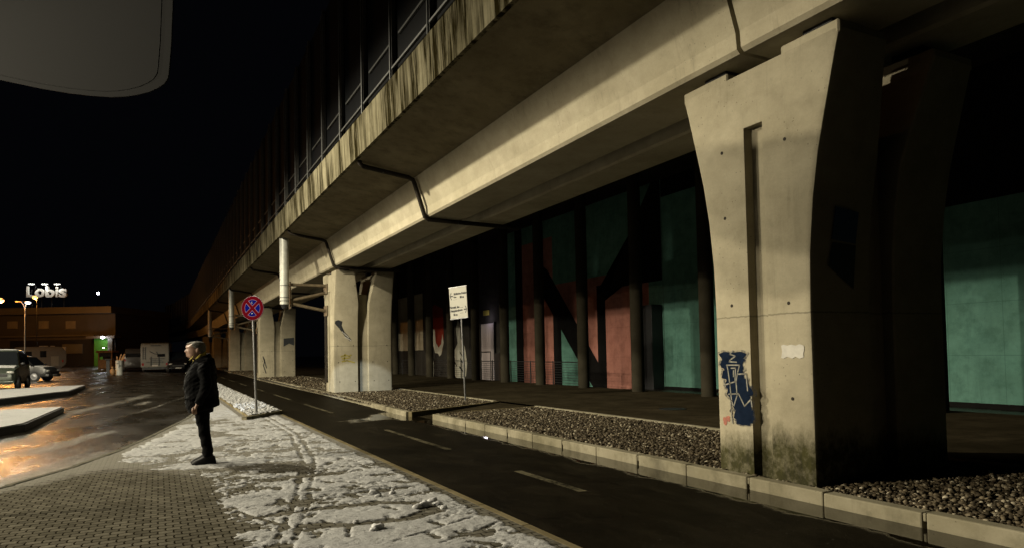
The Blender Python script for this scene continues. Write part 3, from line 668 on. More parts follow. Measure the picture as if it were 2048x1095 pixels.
for st in (((1467, 700), (1460, 707), (1472, 711), (1462, 718), (1459, 722), (1474, 723)), ((1454, 729), (1480, 729), (1476, 744), (1473, 762), (1475, 790), (1468, 812), (1464, 800), (1461, 770), (1457, 740), (1455, 730)), ((1463, 735), (1472, 735), (1471, 762), (1452, 768)),
           ((1478, 747), (1493, 746), (1496, 780)), ((1458, 787), (1478, 786), (1490, 811), (1503, 797), (1505, 812)), ((1448, 760), (1452, 772)), ((1462, 805), (1466, 845)), ((1468, 740), (1468, 752))):
    pen(mb, [wallX(*p) for p in st], .017, fx, .009)
mb.build('graffiti', M['graf_line'], P[0])
mb = MB(); a, b = wallX(1451, 840); blob(mb, [(a, b, .035, .05), (a-.05, b+.03, .035, .035)], fx, .0035); mb.build('graffiti', M['graf_red'], P[0])
mb = MB(); outl = [(1563, 690), (1568, 688), (1575, 690), (1583, 688), (1592, 690), (1600, 687), (1608, 690), (1609, 698), (1607, 706), (1608, 713), (1600, 716), (1592, 712), (1586, 716), (1575, 712), (1568, 716), (1563, 714), (1565, 702)]
mb.prism([fx(*wallX(*p), .006) for p in outl], (.0055, 0, 0)); mb.build('poster_scrap', M['paper'], P[0])
# the shaded side of the big pier carries a scrap of a blue poster
mb = MB(); mb.prism([(.33, -.790, 2.75), (.74, -.788, 2.72), (.76, -.830, 3.08), (.36, -.834, 3.12)], (0, -.006, 0)); mb.build('poster_scrap', M['poster_blue'], P[0])
mb = MB(); mb.prism([(.28, -.775, 2.45), (.45, -.77, 2.35), (.72, -.757, 2.2), (.75, -.784, 2.7), (.35, -.785, 2.72)], (0, -.004, 0)); mb.build('poster_scrap', M['poster_dark'], P[0])
def wallY(px, py, Y, k): 
    v = ray(px, py); q = _o+v*(Y/v[1]); return (q[0]-6.46, q[2])
yf = P[1].location.y-.745; fy = lambda a, b, e: (a, -pier_half(b)-e-.003, b)
mb = MB(); outl = [(670, 641), (676, 639), (684, 642), (683, 650), (688, 662), (694, 668), (703, 679), (699, 681), (691, 673), (684, 664), (677, 655), (669, 646)]
mb.prism([fy(*wallY(*p, yf, 1), .004) for p in outl], (0, -.004, 0)); mb.build('poster_scrap', M['poster_dark'], P[1])
mb = MB()
for st in (((679, 655), (684, 658)), ((684, 662), (692, 670)), ((688, 665), (697, 674)), ((690, 673), (702, 680))): pen(mb, [wallY(*p, yf, 1) for p in st], .04, fy, .0105)
mb.build('poster_scrap', M['paper'], P[1])
mb = MB()
for st in (((682, 712), (690, 709), (698, 711), (702, 709)), ((684, 716), (700, 714)), ((684, 722), (694, 720), (709, 724)), ((690, 707), (688, 719))): pen(mb, [wallY(*p, yf, 1) for p in st], .045, fy, .0035)
mb.build('graffiti', M['graf_yellow'], P[1])
yf2 = P[2].location.y-.745
mb = MB(); mb.prism([fy(*wallY(*p, yf2, 2), .004) for p in ((567, 676), (588, 674), (588, 690), (578, 686), (567, 692))], (0, -.004, 0)); mb.build('poster_scrap', M['poster_dark'], P[2])
mb = MB()
for st in (((526, 712), (529, 722), (527, 730), (532, 745)), ((528, 716), (533, 735))): pen(mb, [wallY(*p, yf2, 2) for p in st], .06, fy, .0035)
mb.build('stain', M['poster_dark'], P[2])

# steel tubes hung beside the piers on bracket arms
def tube(k, lab):
    Yc = 29.75+SPAN*(k-1); r = tag(empty('hanging_tube', (4.70, Yc, 3.7)), lab, 'steel tube', 'steel tubes hung from brackets on the piers')
    mb = MB(); mb.tube([(0, 0, .03), (0, 0, 2.80)], .185, 24); mb.build('tube', M['tube'], r, ang=40)
    for z in (.16, .30, .80): mb = MB(); mb.tube([(0, 0, z), (0, 0, z+.035)], .196, 24); mb.build('band', M['rail'], r, ang=40)
    mb = MB(); mb.tube([(0, 0, -.14), (0, 0, .029)], [.10, .17], 16); mb.build('foot_cap', M['dark_metal'], r, ang=40)
    mb = MB(); mb.box((.22, -.03, -.15), (.27, .30, 1.0), .006); mb.build('bracket_plate', M['rust_steel'], r)
    for z0, z1, y1 in ((.88, .86, .10), (.20, .55, .2), (.08, -.22, .1)):
        mb = MB(); mb.tube([(.27, .12, z0), (1.70, y1, z1)], .07, 12); mb.build('brace_arm', M['rust_steel'], r, ang=40)
    for z in (.72, -.22): mb = MB(); mb.box((1.70, -.22, z-.22), (1.755, .36, z+.22), .01); mb.build('wall_plate', M['rust_steel'], r)
    for y in (-.03, .2): mb = MB(); mb.tube([(1.72, y, -.45), (1.72, y, -3.3)], .035, 8); mb.build('downpipe', M['pipe'], r, ang=40)
    return r
tube(1, 'thick pale steel tube held by bracket arms on the pier with the torn poster')
tube(2, 'pale steel tube hanging left of the round no-stopping sign, under the deck edge'.replace('left of', 'beside'))
tube(3, 'dark distant tube on brackets, third along the viaduct')

M['barrier_metal'] = simple('dull_barrier_steel', (.085, .085, .08), .6, .3, .3, 10)
# noise barrier on the deck edge
bar = tag(empty('noise_barrier', (4.5, J0, 7.41)), 'tall dark noise barrier with slim posts standing along the viaduct edge', 'noise barrier')
HB = 4.75
def bput(mb, name, m, mt, ang=None):
    bmesh.ops.transform(mb.bm, matrix=mt, verts=mb.bm.verts); placed(mb.build(name, m, ang=ang), bar)
SP = 2.3
for i in range(-9, 62):
    y = 11.75+SP*i; k = int(math.floor((y-J0)/SPAN)); mt = span_mtx(k) @ Matrix.Translation((0, -J0-SPAN*k, 0)) if k <= 3 else span_mtx(k) @ Matrix.Translation((0, -(J0+SPAN*k), 0))
    mb = MB(); mb.box((4.49, y-.035, 7.412), (4.57, y+.035, 7.42+HB)); mb.box((4.45, y-.08, 7.412), (4.60, y+.08, 7.44)); mb.tube([(4.455, y, 7.45), (4.455, y, 7.42+HB-.2)], .028, 8); bput(mb, 'barrier_post', M['barrier_metal'], mt)
    mb = MB()
    mb.box((4.59, y+.06, 7.415), (4.65, y+SP-.06, 7.42+HB)); bput(mb, 'barrier_panel', M['panel'], mt)
    mb = MB(); mb.box((4.46, y+.042, 7.665), (4.52, y+SP-.042, 7.71)); mb.box((4.54, y+.3, 8.35), (4.585, y+SP-.3, 8.40)); bput(mb, 'barrier_rail', M['barrier_metal'], mt)

# the bridge was drawn a little large: set it down at its true size, pier feet against the kerb
TRUE = .92
for r_ in [via, bar]+[P[k] for k in P]+[o for o in COL.objects if o.name.startswith('hanging_tube')]:
    r_.location = (r_.location.x*TRUE, r_.location.y*TRUE, EYE+(r_.location.z-EYE)*TRUE); r_.scale = (TRUE,)*3

# ================================================================== BUILDING BEHIND THE VIADUCT
bld = tag(empty('painted_building', (17.3, 20, 0)), 'building behind the viaduct with teal and pink mural wall behind round columns', 'building')
def bp(mb, name, m, ang=None): return placed(mb.build(name, m, ang=ang), bld)
WX = 17.3
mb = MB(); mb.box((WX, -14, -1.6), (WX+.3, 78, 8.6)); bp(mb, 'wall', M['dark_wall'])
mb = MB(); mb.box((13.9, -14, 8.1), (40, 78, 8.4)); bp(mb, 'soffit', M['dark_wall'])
mb = MB(); mb.box((14.0, -14, 7.45), (14.5, 78, 8.09), .02); bp(mb, 'edge_beam', M['column'])
for k in range(-3, 15):
    y = 15.1+3.29*k; z0 = gz(14.27, y)+.13
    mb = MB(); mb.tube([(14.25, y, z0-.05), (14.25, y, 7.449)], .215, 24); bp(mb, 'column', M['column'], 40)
def paint(pts, m, e, name='mural_patch'):
    mb = MB(); mb.prism([(WX-e, y, z) for y, z in pts], (-.002, 0, 0)); bp(mb, name, M[m])
def rc(y0, y1, z0, z1): return [(y0, z0), (y1, z0), (y1, z1), (y0, z1)]
paint(rc(-13, 20.62, .12, 8.2), 'black_and_shade', .001); paint(rc(-13, 13.5, .12, 4.9), 'teal', .004); paint(rc(13.5, 20.62, .12, 7.4), 'teal', .004)  # black above the teal stands in for shade on the upper wall
paint(rc(20.64, 33.8, -1.5, 8.2), 'teal', .001)
paint([(21.5, .03), (24.5, -.3), (24.5, -1.4), (25.1, -1.4), (25.1, -.2), (29.9, 4.75), (29.9, 4.8), (21.5, 4.8)], 'pink', .004)
paint(rc(25.1, 28.3, 3.5, 4.8), 'pink', .007)
paint(rc(28.9, 32.05, -1.4, 7.2), 'pink', .004)
paint(rc(32.05, 32.85, -1.5, 8.1), 'black_and_shade', .007)
paint(rc(28.2, 28.92, -1.5, 3.75), 'black_and_shade', .0105)
paint(rc(24.48, 25.12, -1.5, 4.4), 'black_and_shade', .0105)
paint([(24.7, -.9), (25.12, -.55), (30.3, 4.75), (30.3, 6.1), (29.4, 5.6), (24.5, .35)], 'black_and_shade', .014)
paint([(25.12, 4.1), (24.48, 3.7), (22.7, 6.3), (21.2, 8.1), (20.66, 8.1), (20.66, 4.2), (23.2, 4.2)], 'black_and_shade', .014)
paint(rc(33.82, 55, -1.5, 8.1), 'dark_wall', .001)
for y0, y1, z0, z1 in ((47.6, 50.9, 1.82, 6), (51.1, 54.6, 1.82, 6)): paint(rc(y0, y1, z0, z1), 'cream', .004)
paint([(43.5, 2.6), (44.0, 1.95), (44.7, 1.8), (45.6, 2.2), (46.2, 3.0), (46.2, 4.7), (45.2, 5.0), (43.6, 4.6)], 'red_paint', .004)
paint([(45.55, 3.3), (45.2, 3.25), (45.0, 2.3), (44.5, 1.95), (44.0, 2.2), (43.75, 2.9), (43.55, 2.3), (44.0, 1.5), (44.35, 1.35), (44.6, 1.55), (45.2, 1.6), (45.65, 2.3)], 'white_paint', .007)
paint([(46.2, 2.3), (45.9, 2.0), (45.5, .9), (45.35, -.3), (45.5, -.6), (45.75, -.2), (46.1, .8)], 'white_paint', .004)
paint([(41.8, .3), (41.9, 1.5), (41.1, 2.2), (41.35, 3.1), (41.0, 3.7), (40.65, 3.4), (40.6, 2.5), (39.9, 1.9), (39.6, .9), (39.8, .1), (40.6, -.3), (41.3, -.2)], 'white_paint', .004)
for ya, za, yb, zb in ((40.75, 1.7, 40.1, 1.25), (40.7, 1.25, 40.0, .8), (40.9, .75, 40.2, .4), (41.75, 1.15, 41.3, .75)): paint([(ya, za), (yb, zb), (yb, zb-.12), (ya, za-.14)], 'black_and_shade', .007)
# grey service door, frame and the tall dark locker between the painted fields
mb = MB(); mb.box((WX-.06, 35.5, -1.3), (WX-.002, 37.3, 3.25), .01); dr = bp(mb, 'door', M['door'])
for y0, y1, z0, z1 in ((35.44, 35.5, -1.3, 3.31), (37.3, 37.36, -1.3, 3.31)): 
    mb = MB(); mb.box((WX-.10, y0, z0), (WX-.002, y1, z1)); bp(mb, 'door_frame', M['dark_metal'])
mb = MB(); mb.box((WX-.075, 36.0, 1.55), (WX-.0605, 37.28, 1.62)); mb.box((WX-.075, 36.0, -1.2), (WX-.0605, 36.07, 1.548)); bp(mb, 'door_seam', M['dark_metal'])
mb = MB(); mb.box((WX-.25, 34.3, -1.3), (WX-.015, 35.2, 1.5), .01); bp(mb, 'meter_box', M['dark_metal'])
mb = MB(); mb.box((WX-.05, 36.2, 3.75), (WX-.002, 37.0, 4.05), .01); bp(mb, 'door_plate', M['graf_yellow'])
mb = MB(); mb.box((WX-.55, 20.7, -.05), (WX-.018, 21.46, 3.26), .015); lk = bp(mb, 'tall_locker', M['dark_metal'])
mb = MB(); mb.box((WX-.10, -13, -.1), (WX-.018, 20.6, .115)); bp(mb, 'foot_shade_strip', M['black_and_shade'])  # black strip added for the shade along the wall foot

# handrail along the sunken strip
rl = tag(empty('handrail', (14.62, 30, 0)), 'low grey handrail with thin horizontal bars between the columns before the pink and teal wall', 'railing')
for y in (22.6, 24.55, 26.5, 28.4, 30.4, 32.3, 34.3, 36.3, 38.4, 42.5, 44.4, 46.4):
    z = gz(14.6, y)+.13; mb = MB(); mb.box((14.60, y-.02, z), (14.64, y+.02, z+1.0), .004); placed(mb.build('rail_post', M['dark_metal']), rl)
for y0, y1 in ((22.6, 38.4), (42.5, 46.4)):
    for i in range(9):
        z = .24+i*.105; mb = MB(); mb.tube([(14.62, y0, gz(14.6, y0)+z), (14.62, y1, gz(14.6, y1)+z)], .009 if i < 8 else .022, 6); placed(mb.build('rail_bar', M['dark_metal']), rl)

# ================================================================== SIGNS
D0 = 19.35; bs = onZ(513, 822, .16)
sg = tag(empty('no_stopping_sign', (bs.x, bs.y, .10)), 'round red and blue no-stopping sign on a thin pole in the snowy island', 'road sign')
sd = (bs-Vector(_o)).dot(Vector(_f)); top = atd(505, 596, sd-.05)-Vector((bs.x, bs.y, .10)); cen = atd(505, 615, sd-.09)-Vector((bs.x, bs.y, .10))
mb = MB(); mb.tube([(0, 0, -.1), tuple(top)], .030, 14); mb.build('pole', M['steel'], sg, ang=40)
nrm = Vector((-_f[0], -_f[1], 0)).normalized(); rgt = Vector((0, 0, 1)).cross(nrm).normalized(); nrm = (nrm-rgt*.20).normalized(); rgt = Vector((0, 0, 1)).cross(nrm).normalized()
SM = Matrix(((rgt.x, 0, nrm.x, cen.x), (rgt.y, 0, nrm.y, cen.y), (rgt.z, 1, nrm.z, cen.z), (0, 0, 0, 1))) @ Matrix.Rotation(R(-3), 4, 'Z')
def disc(mb, r, z, r0=0.0, n=48, a0=0, a1=2*PI):
    if r0 == 0: mb.poly([SM @ Vector((r*math.cos(a0+(a1-a0)*i/n), r*math.sin(a0+(a1-a0)*i/n), z)) for i in range(n)]); return
    for i in range(n):
        a, b = a0+(a1-a0)*i/n, a0+(a1-a0)*(i+1)/n
        mb.poly([SM @ Vector((q*math.cos(t), q*math.sin(t), z)) for q, t in ((r0, a), (r, a), (r, b), (r0, b))])
mb = MB(); mb.tube([SM @ Vector((0, 0, -.02)), SM @ Vector((0, 0, 0))], .31, 48); mb.build('disc', M['steel'], sg, ang=40)
mb = MB(); disc(mb, .302, .003); mb.build('red_face', M['sign_red'], sg)
for q in range(4):
    a0 = q*PI/2; mid = a0
    for rr, inset, mt, z in ((.218, 0.0, 'sign_line', .0045), (.208, .012, 'sign_blue', .006)):
        h = .036+inset; pts = []
        aa = math.asin(h/rr); st, en = -PI/4+aa, PI/4-aa
        tip = (h*math.sqrt(2), 0); pts.append(tip)
        for i in range(15): t = st+(en-st)*i/14; pts.append((rr*math.cos(t), rr*math.sin(t)))
        mb = MB(); mb.poly([SM @ Vector((x*math.cos(mid)-y*math.sin(mid), x*math.sin(mid)+y*math.cos(mid), z)) for x, y in pts]); mb.build('blue_field' if inset else 'edge_line', M[mt], sg)
mb = MB(); disc(mb, .308, .0035, .302); mb.build('rim', M['sign_line'], sg)
for dz in (.14, -.14): mb = MB(); c0 = cen+Vector((0, 0, dz))-nrm*.05; mb.box((c0.x-.05, c0.y-.05, c0.z-.02), (c0.x+.05, c0.y+.05, c0.z+.02), .005); mb.build('clamp', M['steel'], sg)

bi = onZ(931, 797, .16); fd = (bi-Vector(_o)).dot(Vector(_f))
isg = tag(empty('direction_sign', (bi.x, bi.y, .13)), 'white rectangular direction sign with two black arrows on a pole in the gravel', 'direction sign')
L0 = Vector((bi.x, bi.y, .13))
tl, tr, br_, bl = atd(898, 576.5, fd-.02), atd(932, 571, fd-.28), atd(936, 632.5, fd-.28), atd(901, 636.5, fd-.02)
ex = (tr-tl+br_-bl)/2; W_ = ex.length; ex.normalize(); ey = (tl-bl+tr-br_)/2; H_ = ey.length; ey.normalize(); en_ = ex.cross(ey).normalized()
cI = (tl+tr+br_+bl)/4-L0
IM = Matrix(((ex.x, ey.x, en_.x, cI.x), (ex.y, ey.y, en_.y, cI.y), (ex.z, ey.z, en_.z, cI.z), (0, 0, 0, 1)))
mb = MB(); mb.box((-W_/2, -H_/2, -.02), (W_/2, H_/2, 0), .004, 1, IM); pl_ = mb.build('panel', M['sign_white'], isg)
mb = MB(); mb.box((-W_/2-.012, H_/2+.0005, -.03), (W_/2+.012, H_/2+.03, .012), .004, 1, IM); mb.box((-W_/2-.012, -H_/2-.03, -.03), (W_/2+.012, -H_/2-.0005, .012), .004, 1, IM); mb.build('frame', M['steel'], isg)
pt = IM @ Vector((.06, 0, -.06)); mb = MB(); mb.tube([(0, 0, -.1), tuple(IM @ Vector((.05, -H_/2-.06, -.05))), tuple(IM @ Vector((.03, H_/2, -.05)))], .028, 12); mb.build('pole', M['steel'], isg, ang=40)
def itext(s, x, y, size, sx=.85): textmesh('lettering', s, size, M['ink'], pl_, IM @ Matrix.Translation((x*W_, y*H_, .002)), .001, .006, sx)
def arrow(x, y, d):
    mb = MB(); q = lambda a, b: IM @ Vector((x*W_+a*d, y*H_+b, .003))
    for pts in (((.055, .018), (-.04, .018), (-.04, -.018), (.055, -.018)), ((.065, 0), (.045, 0), (.0, .105), (.028, .105)), ((.065, 0), (.028, -.105), (.0, -.105), (.045, 0))): mb.poly([q(*p) for p in pts])
    mb.build('arrow', M['ink'], pl_)
arrow(-.36, .23, -1); arrow(.36, -.24, 1)
itext('Städtisches Bahnhof', .14, .295, .078, .72); itext('80 m', .22, .17, .085, .8)
itext('Verwalt. des', -.22, -.14, .088, .72); itext('Hauptstraße', -.19, -.255, .088, .75); itext('50 m', -.2, -.385, .085, .8)
itext('Büro', -.18, .19, .055, .9); itext('Info', .16, -.25, .05, 1)
for x, y, w, h in ((.16, -.17, .12, .008), (.16, -.35, .11, .008), (-.18, .245, .10, .006), (-.18, .11, .12, .006)):
    mb = MB(); mb.box((x*W_-w/2, y*H_-h/2, .0005), (x*W_+w/2, y*H_+h/2, .002), 0, 1, IM); mb.build('rule_line', M['ink'], pl_)

# big grey board seen from behind, high beside the camera
NB = Vector((.75, .66, 0)).normalized(); P0 = atd(345, 100, 5.7)
def onB(x, y): r_ = Vector(ray(x, y)); o_ = Vector(_o); return o_+r_*((P0-o_).dot(NB)/r_.dot(NB))
ob_ = [(330, -92), (341, -84), (346, -70), (345.5, 0), (342, 90), (338, 140), (335.5, 157), (328, 168), (316, 176), (298, 184), (274, 190), (250, 193.5), (222, 194.5), (185, 192), (140, 187), (80, 177), (0, 160), (-80, 137), (-140, 112), (-166, 88), (-176, 50), (-178, -60), (-168, -92)]
pB = [onB(x, y) for x, y in ob_]; c0 = onB(-110, 300)+NB*.09
bd = tag(empty('overhead_board', (c0.x, c0.y, 0)), 'large grey rounded sheet metal board hanging overhead against the night sky', 'board')
fwd = NB
mb = MB(); mb.prism([p-Vector((c0.x, c0.y, 0)) for p in pB], fwd*.012); mb.build('panel', M['board'], bd)
cc = onB(60, 40); mb = MB()
inn = [cc.lerp(p, .93) for p in pB]; inn.append(inn[0])
mb.tube([p-Vector((c0.x, c0.y, 0))-fwd*.001 for p in inn], .003, 8); mb.build('bead', M['board'], bd, smooth=True)
mb = MB(); mb.tube([(0, 0, gz(c0.x, c0.y)-.1), (0, 0, 5.9)], .06, 16); mb.build('post', M['steel'], bd, ang=40)
for zz in (4.4, 5.0): mb = MB(); mb.box((-.09, -.09, zz), (.09, .09, zz+.05), .006); mb.build('clamp', M['steel'], bd)

# ================================================================== THE MAN (local axes: x = the way he faces, y = his left, z up)
pf = onZ(405, 926, .02)
man = tag(empty('person', (pf.x, pf.y, gz(pf.x, pf.y)+.018), math.atan2(pf.y, pf.x)+R(86)), 'grey-haired man in a dark jacket and yellow collar standing on the snow in profile', 'person')
M['skin'] = simple('skin', (.42, .25, .17), .55, 0, .10, 9)
M['hair'] = simple('grey_hair', (.13, .12, .095), .8, 0, .3, 40, .4)
M['jacket'] = simple('dark_jacket_cloth', (.0035, .0035, .004), .9, 0, .3, 6, .25, .1)
M['trousers'] = simple('dark_trousers', (.003, .003, .0035), .9, 0, .3, 6, .25, .1)
M['shoe'] = simple('black_shoe_leather', (.005, .0045, .0045), .6, 0, .2, 8, 0, .2)
M['shirt'] = simple('yellow_collar_cloth', (.55, .43, .05), .8, 0, .15, 9)
M['eye'] = simple('eye', (.05, .04, .03), .2)
M['button'] = simple('metal_button', (.4, .4, .38), .4, .7)
def skin_obj(nodes, edges, sub=1):
    me = bpy.data.meshes.new('t'); me.from_pydata([n[:3] for n in nodes], edges, []); o = bpy.data.objects.new('t', me); COL.objects.link(o)
    md = o.modifiers.new('s', 'SKIN'); md.use_smooth_shade = True
    if not me.skin_vertices: me.attributes  # the Skin modifier below adds the layer
    bm = bmesh.new(); bm.from_mesh(me); ly = bm.verts.layers.skin.verify(); bm.verts.ensure_lookup_table()
    for i, n in enumerate(nodes):
        r = n[3]; bm.verts[i][ly].radius = (r, r) if not isinstance(r, tuple) else r; bm.verts[i][ly].use_root = (i == 0)
    bm.to_mesh(me); bm.free()
    if sub: sd_ = o.modifiers.new('d', 'SUBSURF'); sd_.levels = sub; sd_.render_levels = sub
    return o
def baked(objs, name, m, parent, vox=.008, smooth_it=4, fold=0.0):
    dg = bpy.context.evaluated_depsgraph_get(); dg.update(); bm = bmesh.new()
    for o in objs:
        me = bpy.data.meshes.new_from_object(o.evaluated_get(dg)); bm.from_mesh(me); bpy.data.meshes.remove(me)
    for o in objs: bpy.data.objects.remove(o)
    fix(bm); me = bpy.data.meshes.new('j'); bm.to_mesh(me); bm.free(); j = bpy.data.objects.new('j', me); COL.objects.link(j)
    r = j.modifiers.new('r', 'REMESH'); r.mode = 'VOXEL'; r.voxel_size = vox; r.use_smooth_shade = True
    if smooth_it: s_ = j.modifiers.new('s', 'SMOOTH'); s_.factor = .5; s_.iterations = smooth_it
    dg = bpy.context.evaluated_depsgraph_get(); dg.update(); out = bpy.data.meshes.new_from_object(j.evaluated_get(dg)); bpy.data.objects.remove(j)
    if fold:                                                         # creases in the cloth
        co = np.array([v.co[:] for v in out.vertices]); no = np.array([v.normal[:] for v in out.vertices])
        w_ = fbm(co[:, 1]*5+co[:, 0]*4+7, co[:, 2]*9+co[:, 0]*6, 4, 31)+.6*fbm(co[:, 0]*14+co[:, 2]*8, co[:, 1]*14-co[:, 2]*13, 3, 37)-.8
        co += no*(w_*fold)[:, None]; out.vertices.foreach_set('co', co.astype(np.float32).ravel()); out.update()
    out.materials.clear(); out.name = name; out.polygons.foreach_set('use_smooth', [True]*len(out.polygons))
    return link(name, out, m, parent)
def ring(xf, xb, hw, z, n=20, pw=.8, dz=0.0):
    c, h = (xf+xb)/2, (xf-xb)/2; pts = []
    for i in range(n):
        t = i*2*PI/n; a, b = math.cos(t), math.sin(t)
        pts.append((c+h*math.copysign(abs(a)**pw, a), hw*math.copysign(abs(b)**pw, b), z+dz*a))
    return pts
# head: rings following the profile of forehead, nose, lips and chin
HX, HZ = .105, 0.0
def head_rings(grow=0.0):
    prof = [(1.500, .055, -.075, .058), (1.525, .085, -.078, .062), (1.545, .118, -.080, .066), (1.556, .140, -.084, .069), (1.570, .146, -.088, .073), (1.584, .139, -.092, .075), (1.592, .150, -.094, .076), (1.600, .147, -.096, .077),
            (1.609, .152, -.099, .078), (1.618, .150, -.101, .079), (1.626, .170, -.103, .080), (1.636, .176, -.105, .081), (1.648, .163, -.107, .081), (1.662, .150, -.109, .081), (1.672, .143, -.110, .081), (1.684, .150, -.111, .080), (1.70, .152, -.111, .080), (1.72, .146, -.108, .079), (1.742, .130, -.098, .074), (1.758, .104, -.080, .062), (1.768, .070, -.052, .044), (1.773, .03, -.015, .02)]
    R_ = []
    for z, f, b, w in prof:
        pts = []
        n = 40
        for i in range(n):
            t = i*2*PI/n; a, s_ = math.cos(t), math.sin(t)
            x = (f if a > 0 else -b)*abs(a)**(1.0 if a > 0 else .8)*(1 if a > 0 else -1)
            base_f = float(np.interp(z, [1.5, 1.556, 1.6, 1.65, 1.7, 1.773], [.05, .112, .122, .128, .142, .03]))
            if a > 0:                                                # nose and mouth stay narrow, cheeks recede
                k = math.exp(-(s_/.20)**2); x = (base_f*abs(a)**.75)+(f-base_f)*k*a
            eye = .010*math.exp(-((z-1.672)/.013)**2)*math.exp(-((abs(s_)-.40)/.16)**2) if a > 0 else 0
            cheek = .007*math.exp(-((z-1.635)/.03)**2)*math.exp(-((abs(s_)-.5)/.2)**2) if a > 0 else 0
            pts.append((HX+x*(1+grow)-eye+cheek-.04, w*(1+grow)*math.copysign(abs(s_)**.85, s_), z+HZ))
        R_.append(pts)
    return R_
mb = MB(); mb.loft(head_rings()); hd = mb.build('t'); 
mb = MB(); mb.loft([ring(.085, -.055, .068, 1.40), ring(.10, -.045, .062, 1.46), ring(.115, -.02, .060, 1.53), ring(.13, -.02, .058, 1.57)]); nk = mb.build('t')
ears = []
for s_ in (1, -1):
    mb = MB(); mb.ball((.052, .083*s_, 1.645), (.020, .009, .034), 2); mb.ball((.048, .086*s_, 1.662), (.017, .008, .017), 2); ears.append(mb.build('t'))
arm = lambda s_: [(-.02, .0, 1.44, .07), (-.04, .18*s_, 1.43, .058), (-.075, .25*s_, 1.14, .042), (.02, .265*s_, .92, .032), (.055, .262*s_, .865, (.024, .034)), (.075, .258*s_, .81, (.018, .036))]
nodes = [(.0, 0, .95, .13), (.0, 0, 1.15, .12), (-.01, 0, 1.36, .12), (.02, 0, 1.44, .08)]; edges = [(0, 1), (1, 2), (2, 3)]
for s_ in (1, -1):
    b0 = len(nodes); nodes += arm(s_)[1:]; edges += [(2, b0)]+[(b0+i, b0+i+1) for i in range(4)]
    b0 = len(nodes); nodes += [(-.01, .09*s_, .88, .085), (.0, .09*s_, .50, .056), (-.075, .09*s_, .09, .04), (-.06, .09*s_, .05, .036), (.09, .10*s_, .04, .026)]; edges += [(0, b0)]+[(b0+i, b0+i+1) for i in range(4)]
core = skin_obj(nodes, edges)
fing = []
for s_ in (1, -1):
    for k, (dx, ln) in enumerate(((.030, .072), (.011, .082), (-.009, .076), (-.027, .060))):
        x0, y0, z0 = .078+dx*.9, .256*s_, .80
        fing.append(skin_obj([(x0, y0, z0+.02, .0095), (x0+.006, y0-.004*s_, z0-ln*.36, .0088), (x0+.004, y0-.018*s_, z0-ln*.70, .008), (x0-.002, y0-.036*s_, z0-ln*.86, .007)], [(0, 1), (1, 2), (2, 3)]))
    fing.append(skin_obj([(.085, .252*s_, .85, .012), (.112, .240*s_, .82, .0105), (.118, .226*s_, .787, .009), (.112, .214*s_, .765, .0075)], [(0, 1), (1, 2), (2, 3)]))
baked([hd, nk, core]+ears+fing, 'body', M['skin'], man, .0065, 2)
for s_ in (1, -1): mb = MB(); mb.ball((.177, .031*s_, 1.673), .0105, 2); mb.build('eye', M['eye'], man, smooth=True)
# hair: cap over the top, sides and back, hairline behind the forehead
HR = head_rings(.055); keep = []
bmh = bmesh.new(); Vh = [[bmh.verts.new(p) for p in r] for r in HR]
for A, B in zip(Vh, Vh[1:]):
    for k in range(40):
        c = (A[k].co+B[(k+1) % 40].co)/2
        line = np.interp(c.z, [1.56, 1.60, 1.655, 1.69, 1.735, 1.775], [-.10, -.01, .052, .092, .135, .3])
        if c.x < line and not (c.z < 1.667 and .022 < c.x and abs(c.y) > .05 and c.z < 1.64): bmh.faces.new((A[k], A[(k+1) % 40], B[(k+1) % 40], B[k]))
bmh.faces.new(Vh[-1]); bmesh.ops.delete(bmh, geom=[v for v in bmh.verts if not v.link_faces], context='VERTS')
for v in bmh.verts:
    v.co.x += .006*math.sin(v.co.z*210+v.co.y*70); v.co.z += .006*max(0, (v.co.z-1.70)/.07)+.003*math.sin(v.co.y*160+v.co.x*90)
geo = bmesh.ops.solidify(bmh, geom=bmh.faces[:], thickness=.012)
fix(bmh); me = bpy.data.meshes.new('hair'); bmh.to_mesh(me); bmh.free(); me.polygons.foreach_set('use_smooth', [True]*len(me.polygons)); link('hair', me, M['hair'], man)
for s_ in (1, -1): mb = MB(); mb.tube([(.186, .018*s_, 1.690), (.183, .034*s_, 1.694), (.172, .048*s_, 1.689)], .0055, 8); mb.build('eyebrow', M['hair'], man, smooth=True)
# jacket: loose body, raised collar, sleeves
mb = MB(); mb.loft([ring(.185, -.235, .235, .79, dz=-.045, pw=.75), ring(.205, -.235, .245, .84, dz=-.02, pw=.75), ring(.232, -.218, .25, .95, pw=.75), ring(.236, -.205, .25, 1.06, pw=.75), ring(.232, -.20, .25, 1.16, pw=.75), ring(.218, -.198, .25, 1.28, pw=.78), ring(.19, -.192, .245, 1.38, pw=.8), ring(.155, -.18, .225, 1.45, pw=.85), ring(.12, -.155, .16, 1.505, pw=.9), ring(.095, -.12, .105, 1.54), ring(.072, -.105, .088, 1.575, dz=-.03)])
jb = mb.build('t'); sl = []
for s_ in (1, -1):
    sl.append(skin_obj([(-.02, .13*s_, 1.43, .10), (-.04, .21*s_, 1.40, .095), (-.065, .262*s_, 1.26, .082), (-.075, .275*s_, 1.12, .076), (-.03, .28*s_, 1.0, .070), (.02, .275*s_, .915, .062), (.04, .27*s_, .875, .058)], [(i, i+1) for i in range(6)], 2))
baked([jb]+sl, 'jacket', M['jacket'], man, .009, 2, .045)
for s_ in (1, -1):
    mb = MB(); mb.prism([(.105, .035*s_, 1.545), (.165, .055*s_, 1.45), (.218, .03*s_, 1.34), (.215, .085*s_, 1.42), (.14, .10*s_, 1.515)], (.008, .004*s_, .006)); mb.build('lapel', M['jacket'], man)
